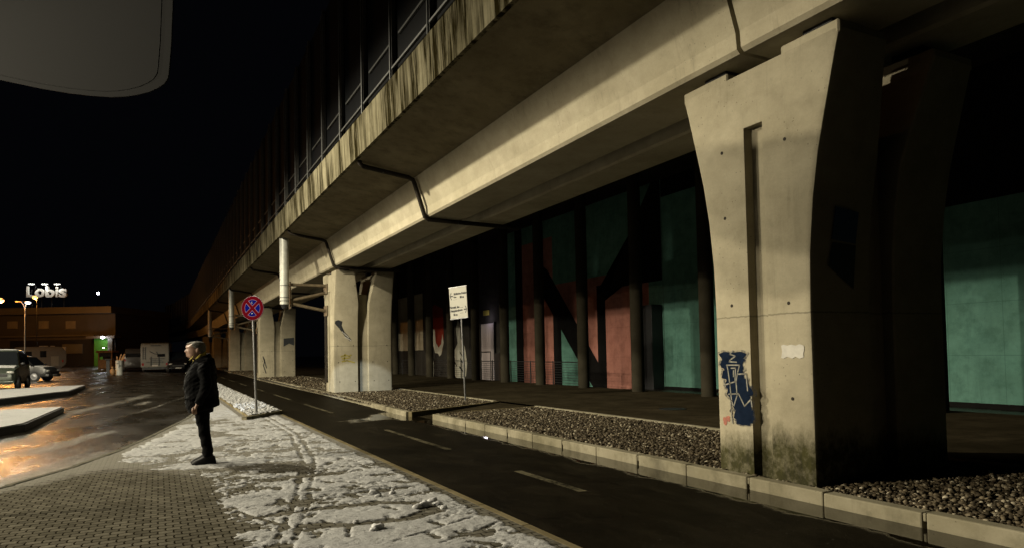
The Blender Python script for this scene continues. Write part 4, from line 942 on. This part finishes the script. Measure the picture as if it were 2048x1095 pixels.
for z in (1.32, 1.22, 1.10): mb = MB(); mb.ball((float(np.interp(z, [1.06, 1.16, 1.28, 1.38], [.236, .232, .218, .19]))+.002, .03, z), .010, 2); mb.build('button', M['button'], man, smooth=True)
mb = MB(); mb.prism([(.12, .246, .97), (.215, .205, .97), (.215, .21, .945), (.12, .252, .945)], (0, .008, 0)); mb.build('pocket_flap', M['jacket'], man)
# yellow shirt collar standing out of the jacket
mb = MB(); rr_ = []
for z, f, b, w, dz in ((1.50, .128, -.05, .075, -.02), (1.54, .120, -.055, .078, -.03), (1.572, .112, -.06, .078, -.040), (1.590, .104, -.062, .076, -.048)): rr_.append(ring(f, b, w, z, 24, 1, dz))
mb.loft(rr_); mb.build('collar', M['shirt'], man, smooth=True)
mb = MB(); mb.prism([(.10, .086, 1.575), (.155, .062, 1.515), (.20, .022, 1.405), (.145, .092, 1.50)], (.006, .004, .002)); mb.prism([(.10, -.086, 1.575), (.155, -.062, 1.515), (.20, -.022, 1.405), (.145, -.092, 1.50)], (.006, -.004, .002)); mb.build('collar_point', M['shirt'], man)
# trousers and shoes
tr_ = []
for s_, dx in ((1, 0.0), (-1, .012)):
    tr_.append(skin_obj([(-.01, .05*s_, .92, .125), (-.012+dx, .092*s_, .80, .118), (-.014+dx, .095*s_, .62, .100), (-.03+dx, .095*s_, .48, .084), (-.056+dx, .095*s_, .34, .080), (-.072+dx, .095*s_, .20, .075), (-.076+dx, .095*s_, .085, .076)], [(i, i+1) for i in range(6)], 2))
mb = MB(); mb.loft([ring(.13, -.15, .19, .74), ring(.15, -.165, .20, .88), ring(.17, -.17, .20, .98)]); hp = mb.build('t')
baked(tr_+[hp], 'trousers', M['trousers'], man, .009, 2, .035)
for s_, dx in ((1, 0.0), (-1, .03)):
    mb = MB(); mb.loft([[(x*1.0+dx-.02, y+.095*s_, z) for x, y, z in r] for r in (ring(.148, -.168, .052, -.004, 20, .7), ring(.158, -.172, .055, .012, 20, .7), ring(.155, -.170, .053, .034, 20, .75), ring(.125, -.165, .049, .060, 20, .8), ring(.06, -.158, .046, .088, 20, .9), ring(.012, -.15, .044, .118, 20, 1))])
    mb.build('shoe', M['shoe'], man, smooth=True, ang=60)

# ================================================================== VEHICLES AND THINGS IN THE CAR PARK
RH = Vector((math.cos(YAW), -math.sin(YAW), 0)); FH = Vector((math.sin(YAW), math.cos(YAW), 0))
def hor(px): return 717-.0203*(px-317)
def stand(px, D): p = atd(px, hor(px), D); return Vector((p.x, p.y, gz(p.x, p.y)))
YAWZ = math.atan2(RH.y, RH.x)                                        # rotation that lays local +x along the picture's right
M['car_green'] = simple('dark_green_car_paint', (.065, .078, .06), .25, .3, .15, 3)
M['car_grey'] = simple('grey_car_paint', (.05, .05, .048), .3, .3, .12, 3)
M['car_dark'] = simple('black_car_paint', (.015, .015, .017), .22, .2, .12, 3)
M['camper'] = simple('cream_camper_shell', (.13, .13, .105), .45, 0, .10, 1.5)
M['caravan'] = simple('grey_caravan_shell', (.05, .048, .04), .5, 0, .15, 1.5)
M['lens'] = simple('clear_lamp_lens', (.55, .55, .5), .15, 0, .1, 3)
M['tail'] = simple('red_lamp_lens', (.25, .01, .01), .2, 0, .1, 3)
M['plate'] = simple('number_plate', (.5, .5, .46), .5, 0, .05, 3)
M['trim'] = simple('black_plastic_trim', (.02, .02, .02), .55, 0, .2, 8)
def wheel(par, x, y, r, w, s):
    mb = MB(); mb.loft([[(x+q*math.cos(t), y+s*o, r+q*math.sin(t)) for t in [i*2*PI/28 for i in range(28)]] for q, o in ((r*.70, -w/2), (r*.96, -w/2), (r, -w/2+.03), (r, w/2-.03), (r*.96, w/2), (r*.68, w/2), (r*.66, w/2-.03))])
    ty = mb.build('wheel', M['tyre'], par, ang=40)
    mb = MB(); mb.loft([[(x+q*math.cos(t), y+s*o, r+q*math.sin(t)) for t in [i*2*PI/24 for i in range(24)]] for q, o in ((r*.655, w/2-.05), (r*.655, w/2-.028), (r*.56, w/2-.03), (r*.18, w/2-.012), (r*.10, w/2-.006))])
    mb.build('rim', M['rim'], ty, ang=30)
def car(name, label, cat, loc, rz, L, W, H, belt, hood, paint_, snow=True, cowl=.24, scr=.42, rear=.02):
    """cowl, scr: where the windscreen starts and ends, as shares of the length from the front"""
    r = tag(empty(name, loc, rz), label, cat)
    fx_, bx_ = L/2, -L/2; xc = fx_-cowl*L; xs_ = fx_-scr*L; xr = bx_+rear*L
    st = [(bx_, .50, belt-.10, belt-.06, .80), (bx_+.06, .36, belt, max(belt+.04, H*.80), .92), (xr+.18, .30, belt+.02, H-.10, .98), (bx_+.30*L, .27, belt+.02, H, 1.0), (xs_-.15, .27, belt, H-.01, 1.0), (xs_+.12, .27, belt-.01, H-.10, 1.0),
          (xc, .28, belt-.02, belt+.02, 1.0), (xc+.10, .28, hood+.02, hood+.05, 1.0), (fx_-.32, .30, hood-.08, hood-.03, .97), (fx_-.10, .36, hood-.20, hood-.15, .90), (fx_, .45, hood-.36, hood-.32, .78)]
    rings = []
    for x, zb, zs_, zr, k in st:
        hw = W/2*k; tw = hw*(.78 if zr > zs_+.2 else .93)
        rings.append([(x, -hw*.88, zb), (x, -hw*.99, zb+.12), (x, -hw, (zb+zs_)/2), (x, -hw*.965, zs_), (x, -tw, zr-.05), (x, -tw*.82, zr), (x, 0, zr+.015), (x, tw*.82, zr), (x, tw, zr-.05), (x, hw*.965, zs_), (x, hw, (zb+zs_)/2), (x, hw*.99, zb+.12), (x, hw*.88, zb)])
    mb = MB(); mb.loft(rings); mb.build('body', paint_, r, ang=35)
    for s in (1, -1):
        yb = lambda z, x: s*(W/2*.965+(W/2*.78-W/2*.965)*np.clip((z-belt)/(H-.05-belt), 0, 1)+.006)
        z1, z2 = belt+.05, H-.17
        a, b = bx_+.24, xs_-.02; n = 3 if L > 4.2 else 2
        for i in range(n):
            p, q2 = a+(b-a)*i/n+.03, a+(b-a)*(i+1)/n-.03
            mb = MB(); mb.prism([(p, yb(z1, p), z1), (q2+(.30 if i == n-1 else 0), yb(z1, q2), z1), (q2, yb(z2, q2), z2), (p+(.10 if i == 0 else 0), yb(z2, p), z2)], (0, s*.004, 0)); mb.build('window', M['glass'], r)
        mb = MB(); mb.ball((xc-.12, s*(W/2+.10), belt+.10), (.09, .11, .08), 2); mb.build('mirror', M['trim'], r, smooth=True)
        mb = MB(); mb.ball((fx_-.09, s*W*.34, hood-.28), (.08, .20, .085), 2); mb.build('headlight', M['lens'], r, smooth=True)
        mb = MB(); mb.box((bx_-.012, s*W*.40-.07, belt-.28), (bx_+.05, s*W*.40+.07, belt-.08), .02); mb.build('tail_light', M['tail'], r)
        for wx in (fx_-.85, bx_+.80):
            mb = MB(); R0 = .375; mb.loft([[(wx+q*math.cos(t), s*(W/2-.02+o), .36+q*math.sin(t)) for t in [i*2*PI/24 for i in range(24)]] for q, o in ((R0, -.12), (R0, .026))]); mb.build('wheel_arch', M['trim'], r, ang=40)
            wheel(r, wx, s*(W/2-.07), .34, .22, s)
    n_ = Vector((H-.12-(belt+.04), 0, (xc-xs_))).normalized()
    mb = MB(); mb.prism([Vector(p)+n_*.03 for p in ((xc-.03, -W*.44, belt+.04), (xc-.03, W*.44, belt+.04), (xs_+.16, W*.37, H-.12), (xs_+.16, -W*.37, H-.12))], n_*.01); mb.build('windscreen', M['glass'], r)
    mb = MB(); mb.box((bx_+.015, -W*.38, belt+.06), (bx_+.05, W*.38, H*.80-.06), .01); mb.build('rear_window', M['glass'], r)
    mb = MB(); mb.box((fx_-.06, -W*.30, hood-.50), (fx_+.012, W*.30, hood-.34), .02)
    for i in range(4): mb.box((fx_+.0125, -W*.28, hood-.485+i*.036), (fx_+.018, W*.28, hood-.468+i*.036))
    mb.build('grille', M['trim'], r)
    mb = MB(); mb.box((fx_-.25, -W*.46, .30), (fx_+.05, W*.46, .50), .06, 3); mb.build('bumper', paint_, r, ang=40)
    mb = MB(); mb.box((fx_+.0505, -.26, .36), (fx_+.06, .26, .47), .003); mb.build('number_plate', M['plate'], r)
    if snow:
        mb = MB(); mb.loft([[(x, y*W*.42, z+.02+.03*(1-abs(y))) for y in (-1, -.6, 0, .6, 1)]+[(x, y*W*.42, z-.02) for y in (1, .6, 0, -.6, -1)] for x, z in ((xc+.06, hood+.06), (fx_-.55, hood+.0), (fx_-.32, hood-.03))]); mb.build('hood_snow', M['snow'], r, ang=40)
        mb = MB(); mb.loft([[(x, y*W*.33, z+.025+.03*(1-abs(y))) for y in (-1, -.6, 0, .6, 1)]+[(x, y*W*.33, z-.02) for y in (1, .6, 0, -.6, -1)] for x, z in ((bx_+.35, H-.02), (bx_+.30*L, H+.01), (xs_-.2, H-.01))]); mb.build('roof_snow', M['snow'], r, ang=40)
    return r
back = math.atan2(-FH.y, -FH.x)
def tocam(px): v = ray(px, hor(px)); return math.atan2(-v[1], -v[0])
car('parked_van', 'dark green van with snow on its bonnet facing the camera behind the snowy islands', 'van', stand(6, 37), tocam(6)-R(9), 4.7, 1.9, 2.1, 1.24, 1.18, M['car_green'])
car('parked_car', 'small grey car with a frosted roof tucked behind the dark green van', 'car', stand(46, 47), tocam(46)+R(62), 4.0, 1.75, 1.75, 1.05, .98, M['car_grey'], True)
def box_vehicle(name, label, cat, loc, rz, L, W, H, m, over=False):
    r = tag(empty(name, loc, rz), label, cat)
    prof = [(-L/2, .45), (L/2-.25, .45), (L/2, .8), (L/2, H-.55), (L/2-.35, H-.06), (L/2-.7, H), (-L/2+.4, H), (-L/2+.08, H-.12), (-L/2, H-.45)]
    mb = MB(); mb.prism([(x, -W/2, z) for x, z in prof], (0, W, 0)); bmesh.ops.bevel(mb.bm, geom=mb.bm.edges[:], offset=.05, segments=2, affect='EDGES'); mb.build('shell', m, r, ang=40)
    mb = MB(); mb.box((-L/2+.2, -W/2+.1, .25), (L/2-.4, W/2-.1, .452)); mb.build('chassis', M['trim'], r)
    for x in (-L*.18, L*.16): 
        for s in (1, -1): wheel(r, x, s*(W/2-.12), .33, .2, s)
    return r
# grey caravan, long side to the camera
p = stand(80, 72); cv = box_vehicle('caravan', 'long grey caravan parked side on in front of the low building', 'caravan', p, tocam(80)+R(90), 4.6, 2.2, 2.55, M['caravan'])
for x0, x1, z0, z1, nm, mm in ((.0, .55, 1.45, 2.1, 'window', 'glass'), (-1.7, -.7, 1.4, 2.05, 'window', 'glass'), (.95, 1.62, .52, 1.55, 'door', 'camper')):
    mb = MB(); mb.box((x0, -1.118, z0), (x1, -1.101, z1), .006); w_ = mb.build(nm, M[mm], cv)
    mb = MB(); mb.box((x0-.03, -1.112, z1+.001), (x1+.03, -1.101, z1+.03)); mb.build('trim_strip', M['trim'], cv)
for x0, x1 in ((-.1, .7), (.9, 1.3)): mb = MB(); mb.box((x0, -.6, 2.551), (x1, .3, 2.66), .04, 2); mb.build('roof_vent', M['snow'], cv)
mb = MB(); mb.box((1.9, -1.13, .9), (2.05, -1.101, 1.15), .01); mb.build('lamp', M['tail'], cv)
# motorhome seen from behind with a rack of dark fittings
p = stand(310, 64); mh = box_vehicle('motorhome', 'cream motorhome seen from behind with dark bike rack on its back', 'motorhome', p+Vector((-math.cos(tocam(310)-R(4)), -math.sin(tocam(310)-R(4)), 0))*2.6, tocam(310)-R(4)+PI, 5.4, 2.36, 2.75, M['camper'])
def mbk(y0, y1, z0, z1, nm, mm, e=.03): mb = MB(); mb.box((-2.7-e, y0, z0), (-2.699, y1, z1), .004); return mb.build(nm, M[mm], mh)
mbk(.75, .82, 1.2, 2.35, 'ladder', 'trim'); mbk(.95, 1.02, 1.2, 2.35, 'ladder', 'trim')
for i in range(6): mbk(.8205, .9495, 1.3+i*.19, 1.33+i*.19, 'rung', 'trim')
mbk(-.85, -.2, 1.42, 1.70, 'window', 'glass', .012); mbk(-.45, .35, 2.45, 2.52, 'marker_lamp', 'trim')
for y0, y1, z in ((-.75, .75, .92), (-.55, .25, 1.10), (-.8, .45, 1.25)): mbk(y0, y1, z, z+.04, 'rack_bar', 'trim', .10)
for y in (.33, -.33): mbk(y-.035, y+.035, .62, 1.45, 'rack_post', 'trim', .07)
mb = MB(); mb.tube([(-2.75, .45, 1.95), (-2.75, .05, 1.72), (-2.75, -.25, 1.66), (-2.75, -.12, 1.9)], .03, 8); mb.build('rack_hook', M['trim'], mh)
for y in (-1.0, 1.0): mbk(y-.09, y+.09, .62, .85, 'tail_light', 'tail', .015)
mbk(-.26, .26, .55, .66, 'number_plate', 'plate', .02)
car('parked_car', 'black estate car with wet highlights parked between motorhome and the man', 'car', stand(353, 66), tocam(353)+R(4), 4.4, 1.8, 1.95, 1.15, 1.05, M['car_dark'], False)
car('parked_van', 'dark grey van parked close beside the cream motorhome', 'van', stand(268, 67), tocam(268)+PI, 4.6, 1.85, 2.2, 1.25, 1.15, M['car_grey'], False)
# white barrel with planks, black standing table, wooden stall
p = stand(238.5, 57); bl_ = tag(empty('barrel', p), 'white drum streaked with dark drips standing before the dark vans', 'barrel')
mb = MB(); mb.loft([[(q*math.cos(t), q*math.sin(t), z) for t in [i*2*PI/24 for i in range(24)]] for q, z in ((.25, 0), (.27, .02), (.27, .4), (.285, .42), (.27, .44), (.27, .82), (.285, .84), (.27, .86), (.27, 1.18), (.28, 1.2), (.25, 1.2), (.25, .9))]); mb.build('drum', simple('white_drum_paint', (.6, .6, .54), .5, 0, .1, 3), bl_, ang=35)
mb = MB(); mb.box((-.03, -.285, .55), (.02, -.272, 1.15)); mb.box((.0201, -.285, .70), (.16, -.272, .78)); mb.box((-.2, -.285, .9), (-.0301, -.272, .96)); mb.build('drip', M['trim'], bl_)
M['plank'] = simple('orange_lit_plank_wood', (.36, .20, .08), .7, 0, .3, 7)
for k, (dx, tx, ln) in enumerate(((-.08, .35, .75), (.02, .55, .85), (.10, .62, .6), (-.14, -.1, .55))):
    mb = MB(); mt = Matrix.Translation(p+RH*dx+Vector((0, 0, 1.0))) @ Matrix.Rotation(YAWZ, 4, 'Z') @ Matrix.Rotation(tx, 4, 'Y'); mb.box((-.05, -.015, 0), (.05, .015, ln), .004, 1, mt); bmesh.ops.translate(mb.bm, vec=-p, verts=mb.bm.verts)
    o = mb.build('plank', M['plank']); o.location = p; tag(o, ('longer plank leaning out of the white drum', 'steepest plank leaning out over the white drum', 'short low plank poking from the white drum', 'small upright plank at the white drum edge')[k], 'plank', 'planks stuck in the white drum')
p = stand(216, 57); tb_ = tag(empty('standing_table', p), 'tall black standing table with a square top before the wooden stall', 'table')
mb = MB(); mb.box((-.30, -.30, 1.26), (.30, .30, 1.32), .01); mb.build('top', M['trim'], tb_); mb = MB(); mb.box((-.13, -.13, .06), (.13, .13, 1.259), .01); mb.build('column', M['trim'], tb_); mb = MB(); mb.box((-.24, -.24, 0), (.24, .24, .059), .01); mb.build('foot', M['trim'], tb_)
p = stand(225, 56.5); ck = tag(empty('sack', p), 'crumpled pale sack lying against the black standing table', 'sack')
mb = MB(); mb.ball((0, 0, .28), (.19, .16, .28), 3)
for v in mb.bm.verts: k = .8+.45*float(fbm(v.co.x*9+3, v.co.z*9+v.co.y*7, 3, 3)); v.co.x *= k; v.co.y *= k
mb.build('bag', M['plank'], ck, smooth=True); mb = MB(); mb.loft([[(q*math.cos(t), q*math.sin(t), z) for t in [i*2*PI/12 for i in range(12)]] for q, z in ((.07, .53), (.05, .60), (.09, .70))]); mb.build('neck', M['plank'], ck, smooth=True)
p = stand(216, 78); stl = tag(empty('wooden_stall', p, YAWZ), 'small orange-lit wooden stall with a dark serving hatch below the green-lit wall', 'stall')
for lo, hi, nm, mm in (((-.85, -.5, 0), (.75, .5, 1.0), 'counter', 'plank'), ((-.85, -.5, 1.001), (-.72, -.37, 1.75), 'post', 'plank'), ((.62, -.5, 1.001), (.75, -.37, 1.75), 'post', 'plank'), ((-.85, .4, 1.001), (.75, .5, 1.75), 'back_panel', 'trim'), ((-1.0, -.65, 1.751), (.9, .6, 2.0), 'roof', 'plank'), ((-.72, -.45, 1.3), (.62, -.42, 1.7499), 'hatch', 'trim')):
    mb = MB(); mb.box(lo, hi, .012); mb.build(nm, M[mm], stl)

# low commercial building with the lit roof lettering
DB = 90.0
def fu(px): return (px-CXP)*DB/FPX
def fz(px, py): return EYE+(hor(px)-py)*DB/FPX
c0 = stand(232, DB); FM = Matrix(((RH.x, FH.x, 0, 0), (RH.y, FH.y, 0, 0), (0, 0, 1, 0), (0, 0, 0, 1)))
o0 = Vector(_o)+FH*DB; o0.z = 0
lb = tag(empty('commercial_building', (c0.x, c0.y, 0)), 'low flat-roofed building with three dim windows under bright roof lettering', 'building')
M['lb_wall'] = simple('brown_render', (.10, .085, .07), .8, 0, .15, .8); M['lb_eave'] = simple('eave_fascia', (.17, .145, .11), .6, 0, .15, .6); M['lb_dark'] = simple('dark_shopfront', (.02, .018, .016), .6, 0, .2, .8); M['lb_green'] = simple('green_lit_wall', (.10, .42, .04), .7, 0, .1, 1)  # lb_green holds the green light on the annex wall in its colour
def lbox(x0, x1, y0, y1, d0, d1, nm, m, par=None):                   # pixel rectangle on the facade plane, d = metres behind it
    mb = MB(); a, b = fu(x0), fu(x1); z0, z1 = fz((x0+x1)/2, y1), fz((x0+x1)/2, y0); mb.box((a, d0, z0), (b, d1, z1), 0, 1, Matrix.Translation(o0) @ FM); bmesh.ops.translate(mb.bm, vec=(-c0.x, -c0.y, 0), verts=mb.bm.verts); return mb.build(nm, M[m] if isinstance(m, str) else m, par or lb)
lbox(-420, 230, 632.2, 752, 0, 14, 'wall', 'lb_wall'); lbox(-430, 232, 619, 632, -1.2, 14.5, 'roof', 'lb_eave')
lbox(-420, 190, 674, 677, -.35, -.001, 'ledge', 'lb_eave'); lbox(20, 198, 679, 752, -.06, -.001, 'shopfront', 'lb_dark')
for x0, x1, y0, y1 in ((14, 34, 642, 656), (77, 97, 641, 656), (131, 151, 641, 656)):
    f_ = lbox(x0, x1, y0, y1, -.06, -.001, 'window', simple('dim_curtained_window', (.36, .31, .23), .4, 0, .2, .7)); lbox(x0-1.2, x1+1.2, y1+.2, y1+1.4, -.16, -.001, 'sill', 'lb_eave', f_)
nb_ = lbox(126, 166, 687, 706, -.22, -.08, 'notice_board', simple('pale_notice_board', (.15, .13, .085), .6, 0, .2, .8))
sp_ = lbox(126, 133, 693, 702, -.40, -.2205, 'round_notice', M['paper']); lbox(127.7, 131.2, 695.5, 699.8, -.42, -.401, 'red_mark', M['sign_red'])
lbox(196, 224, 676, 752, -.9, -.001, 'annex_wall', 'lb_green'); lbox(186, 242, 671, 675.8, -1.6, -.001, 'annex_roof', 'lb_eave'); lbox(228, 237, 676, 752, -1.5, -.9, 'annex_pillar', 'camper')
DS = 92.0
ls = tag(empty('roof_lettering', (c0.x, c0.y, 0)), 'big white letters reading Lobis on the flat roof under three lamps', 'sign')
def su(px): return (px-CXP)*DS/FPX
def sz(px, py): return EYE+(hor(px)-py)*DS/FPX
oS = Vector(_o)+FH*DS; oS.z = 0; SMt = Matrix.Translation(-Vector((c0.x, c0.y, 0))) @ Matrix.Translation(oS) @ FM
M['letter'] = simple('white_letter_face', (.75, .75, .70), .5, 0, .05, .5)
for ch, x0, x1, y0, y1 in (('L', 52.5, 64.5, 571.5, 593.4), ('o', 69.5, 88.8, 576, 593.6), ('b', 90.5, 109, 571.5, 593.6), ('i', 111, 115.3, 571.5, 593.2), ('s', 117, 133.5, 576, 593.8)):
    o = textmesh('letter', ch, 2, M['letter'], ls, Matrix.Identity(4), .12, .06)
    co = np.array([v.co[:] for v in o.data.vertices]); lo, hi = co.min(0), co.max(0)
    for v in o.data.vertices:
        fx0, fy0 = (v.co.x-lo[0])/(hi[0]-lo[0]), (v.co.y-lo[1])/(hi[1]-lo[1]); xc_ = su(x0+(x1-x0)*fx0)
        v.co = SMt @ Vector((xc_, -v.co.z, sz((x0+x1)/2, y1)+(sz((x0+x1)/2, y0)-sz((x0+x1)/2, y1))*fy0))
zr_ = fz(90, 619)
for px in (60, 80, 100, 125): mb = MB(); mb.box((su(px)-.05, .18, zr_-.2), (su(px)+.05, .28, sz(px, 578)), 0, 1, SMt); mb.build('support_post', M['dark_metal'], ls)
mb = MB(); mb.box((su(52), .121, sz(90, 590)), (su(134), .18, sz(90, 588)), 0, 1, SMt); mb.build('support_rail', M['dark_metal'], ls)
M['lamp_white'] = emit('white_lamp_glow', (1, .97, .86), 2); M['lamp_cool'] = emit('cool_lamp_glow', (.85, .88, 1), 30); M['lamp_sodium'] = emit('sodium_lamp_glow', (1, .45, .10), 4.5); M['lamp_red'] = emit('red_lamp_glow', (1, .25, .15), 10)
def point(name, loc, col, w, r=.2, spot=None, aim=None, blend=.3, bat=False):
    l = bpy.data.lights.new(name, 'SPOT' if spot else 'POINT'); l.color = col; l.energy = w; l.shadow_soft_size = r
    o = bpy.data.objects.new(name, l); COL.objects.link(o); o.location = loc
    if spot: l.spot_size = R(spot); l.spot_blend = blend; d = Vector(aim)-Vector(loc); o.rotation_euler = d.to_track_quat('-Z', 'Y').to_euler()
    if bat:                                                          # street luminaire: less light straight down than to the sides
        l.use_nodes = True; N = NT(l.node_tree); em = next(n for n in l.node_tree.nodes if n.type == 'EMISSION')
        tc = N.n('ShaderNodeTexCoord'); sp = N.n('ShaderNodeSeparateXYZ'); N.l(tc.outputs['Normal'], sp.inputs[0])
        mr = N.n('ShaderNodeMapRange'); N.l(N.math('ABSOLUTE', sp.outputs[2]), mr.inputs[0])
        for i, v in ((1, .45), (2, .95), (3, 1.0), (4, .28)): mr.inputs[i].default_value = v
        N.l(mr.outputs[0], em.inputs['Strength'])
    return o
for px in (67.5, 94, 119):
    mb = MB(); mb.box((su(px)-.36, -.75, sz(px, 568.6)), (su(px)+.36, -.40, sz(px, 567.2)), .03, 1, SMt); mb.build('lamp', M['lamp_white'], ls)
    mb = MB(); mb.tube([SMt @ Vector((su(px), -.30, sz(px, 568.4))), SMt @ Vector((su(px), .2, sz(px, 569))), SMt @ Vector((su(px), .22, sz(px, 578)))], .03, 6); mb.build('lamp_arm', M['dark_metal'], ls)
    q = Vector((c0.x, c0.y, 0))+(SMt @ Vector((su(px), -.75, sz(px, 571.5)))); point('letter_lamp_light', q, (1, .97, .88), 75, .15)

# street lamps
def lamp_post(name, label, px, D, heads, group=None, pm='tube', k=1.0):
    b0 = stand(px, D); r = tag(empty(name, b0), label, 'street lamp', group); zt = None
    for (hx, hy, cm) in heads:
        h = atd(hx, hy, D)-b0; zt = h.z
        mb = MB(); mb.tube([(0, 0, zt-1.0), (0, 0, zt-.55), Vector((h.x*.25, h.y*.25, zt-.15)), Vector((h.x*.6, h.y*.6, zt+.04)), Vector((h.x*.9, h.y*.9, zt+.10))], .035*k, 8); mb.build('arm', M[pm], r, smooth=True)
        mb = MB(); mb.box((-.26, -.11, .045), (.26, .11, .13), .03, 2, Matrix.Translation(h) @ Matrix.Rotation(YAWZ, 4, 'Z')); hd_ = mb.build('lamp_head', M['dark_metal'], r)
        if cm: mb = MB(); mb.ball(tuple(h), (.19, .12, .07) if cm == 'lamp_cool' else (.28, .24, .20), 2); mb.build('bulb', M[cm], hd_, smooth=True)
    mb = MB(); mb.tube([(0, 0, -.2), (0, 0, 1.0), (0, 0, zt-.9)], [.075*k, .07*k, .05*k], 12); mb.tube([(0, 0, zt-1.25), (0, 0, zt-.85)], .065*k, 12); mb.build('post', M[pm], r, ang=40)
    return r
lamp_post('street_lamp', 'slim two-armed street lamp with one cold white head before the building', 49.5, 55, ((56, 604.5, 'lamp_cool'), (38, 604.5, None)), None, 'rail', .75)
lamp_post('street_lamp', 'orange sodium street lamp glaring in front of the roof lettering', 73, 78, ((70, 594, 'lamp_sodium'),), 'orange sodium lamps', 'dark_metal', .6)
lamp_post('street_lamp', 'orange sodium street lamp cut by the edge of the photo', -6, 54, ((0, 600, 'lamp_sodium'),), 'orange sodium lamps', 'dark_metal', .6)
def far_lamp(px, py, D, m, lab, r=.28):
    b0 = stand(px, D); h = atd(px, py, D); e = tag(empty('distant_lamp', b0), lab, 'lamp')
    mb = MB(); mb.ball((0, 0, h.z-b0.z), r, 2); mb.build('bulb', M[m], e, smooth=True); mb = MB(); mb.tube([(0, 0, -.2), (0, 0, h.z-b0.z-r)], .07, 8); mb.build('mast', M['dark_metal'], e)
far_lamp(196, 585, 150, 'lamp_cool', 'tiny cold white lamp alone in the black sky past the lettering'); far_lamp(293, 641, 160, 'lamp_red', 'tiny reddish lamp low in the night sky above the motorhome', .2)
wl = tag(empty('wall_lamp', (c0.x, c0.y, 0)), 'bright white floodlight on the green annex corner', 'lamp'); T0 = Matrix.Translation(-Vector((c0.x, c0.y, 0))) @ Matrix.Translation(o0) @ FM
mb = MB(); mb.ball((fu(223), -2.0, fz(223, 674.5)), (.24, .12, .14), 2); bmesh.ops.transform(mb.bm, matrix=T0, verts=mb.bm.verts); mb.build('bulb', M['lamp_cool'], wl, smooth=True)
mb = MB(); mb.box((fu(221), -1.9, fz(223, 672.2)), (fu(226), -1.601, fz(223, 671)), .02, 1, T0); mb.build('bracket', M['dark_metal'], wl)
wl2 = tag(empty('wall_lamp', (c0.x, c0.y, 0)), 'small white lamp low beneath the floodlight at the green annex', 'lamp')
mb = MB(); mb.ball((fu(224), -1.9, fz(224, 695)), (.11, .07, .05), 2); bmesh.ops.transform(mb.bm, matrix=T0, verts=mb.bm.verts); mb.build('bulb', M['lamp_cool'], wl2, smooth=True)
mb = MB(); mb.box((fu(222.5), -1.8, fz(224, 693.8)), (fu(225.5), -.901, fz(224, 692.8)), .02, 1, T0); mb.build('bracket', M['dark_metal'], wl2)

# ================================================================== LIGHT
WARM = (1.0, .91, .69)
point('car_park_lamp', (-5.6, 18.5, 9.9), WARM, 13000, .18, 166, (-5.6, 18.5, 0), .22, True)
point('car_park_lamp', (-12, 40.5, 9.9), WARM, 8500, .2, 166, (-12, 40.5, 0), .22, True)
for x, y, z, e, cn in ((-19.3, 12.25, 9.1, 13500, 166), (-20.2, 13.8, 8.2, 9500, 165), (-22, 27.6, 8.9, 11500, 167), (-21.2, 43.2, 9.0, 7500, 166), (-48, 20.2, 9.6, 3500, 173)): point('car_park_lamp', (x, y, z), (1, .89, .66), e, .2, cn, (x, y, 0), .04)
SOD = (1.0, .40, .07)
for px, py, D, e in ((70, 594, 78, 3800), (0, 600, 54, 4600)):
    h = atd(px, py, D); point('sodium_light', (h.x, h.y, h.z-.18), SOD, e, .16)
h = atd(56, 604.5, 55); point('white_light', (h.x, h.y, h.z-.2), (.95, .95, 1), 50, .12)
h = T0 @ Vector((fu(222), -2.3, fz(223, 676))); point('flood_light', Vector((c0.x, c0.y, 0))+h, (.95, 1, .95), 45, .1)
point('door_light', (WX-.5, 36.0, 3.5), (.9, .82, 1.0), 9, .12)
point('headlight', (-8, 9.5, .75), (.80, .90, 1.0), 15000, .06, 7, (6.9, 26.4, .0), .3)

w = bpy.data.worlds.new('World'); S.world = w; w.use_nodes = True; b = w.node_tree.nodes['Background']
b.inputs[0].default_value = (.55, .62, .9, 1); b.inputs[1].default_value = .0016
S.view_settings.view_transform = 'Standard'; S.view_settings.look = 'None'; S.view_settings.exposure = 0; S.view_settings.gamma = 1
S.render.engine = 'CYCLES'; S.cycles.use_denoising = True; S.cycles.max_bounces = 8; S.cycles.diffuse_bounces = 1; S.cycles.sample_clamp_indirect = 4; S.cycles.use_light_tree = True
try: S.cycles.denoiser = 'OPENIMAGEDENOISE'
except Exception: pass
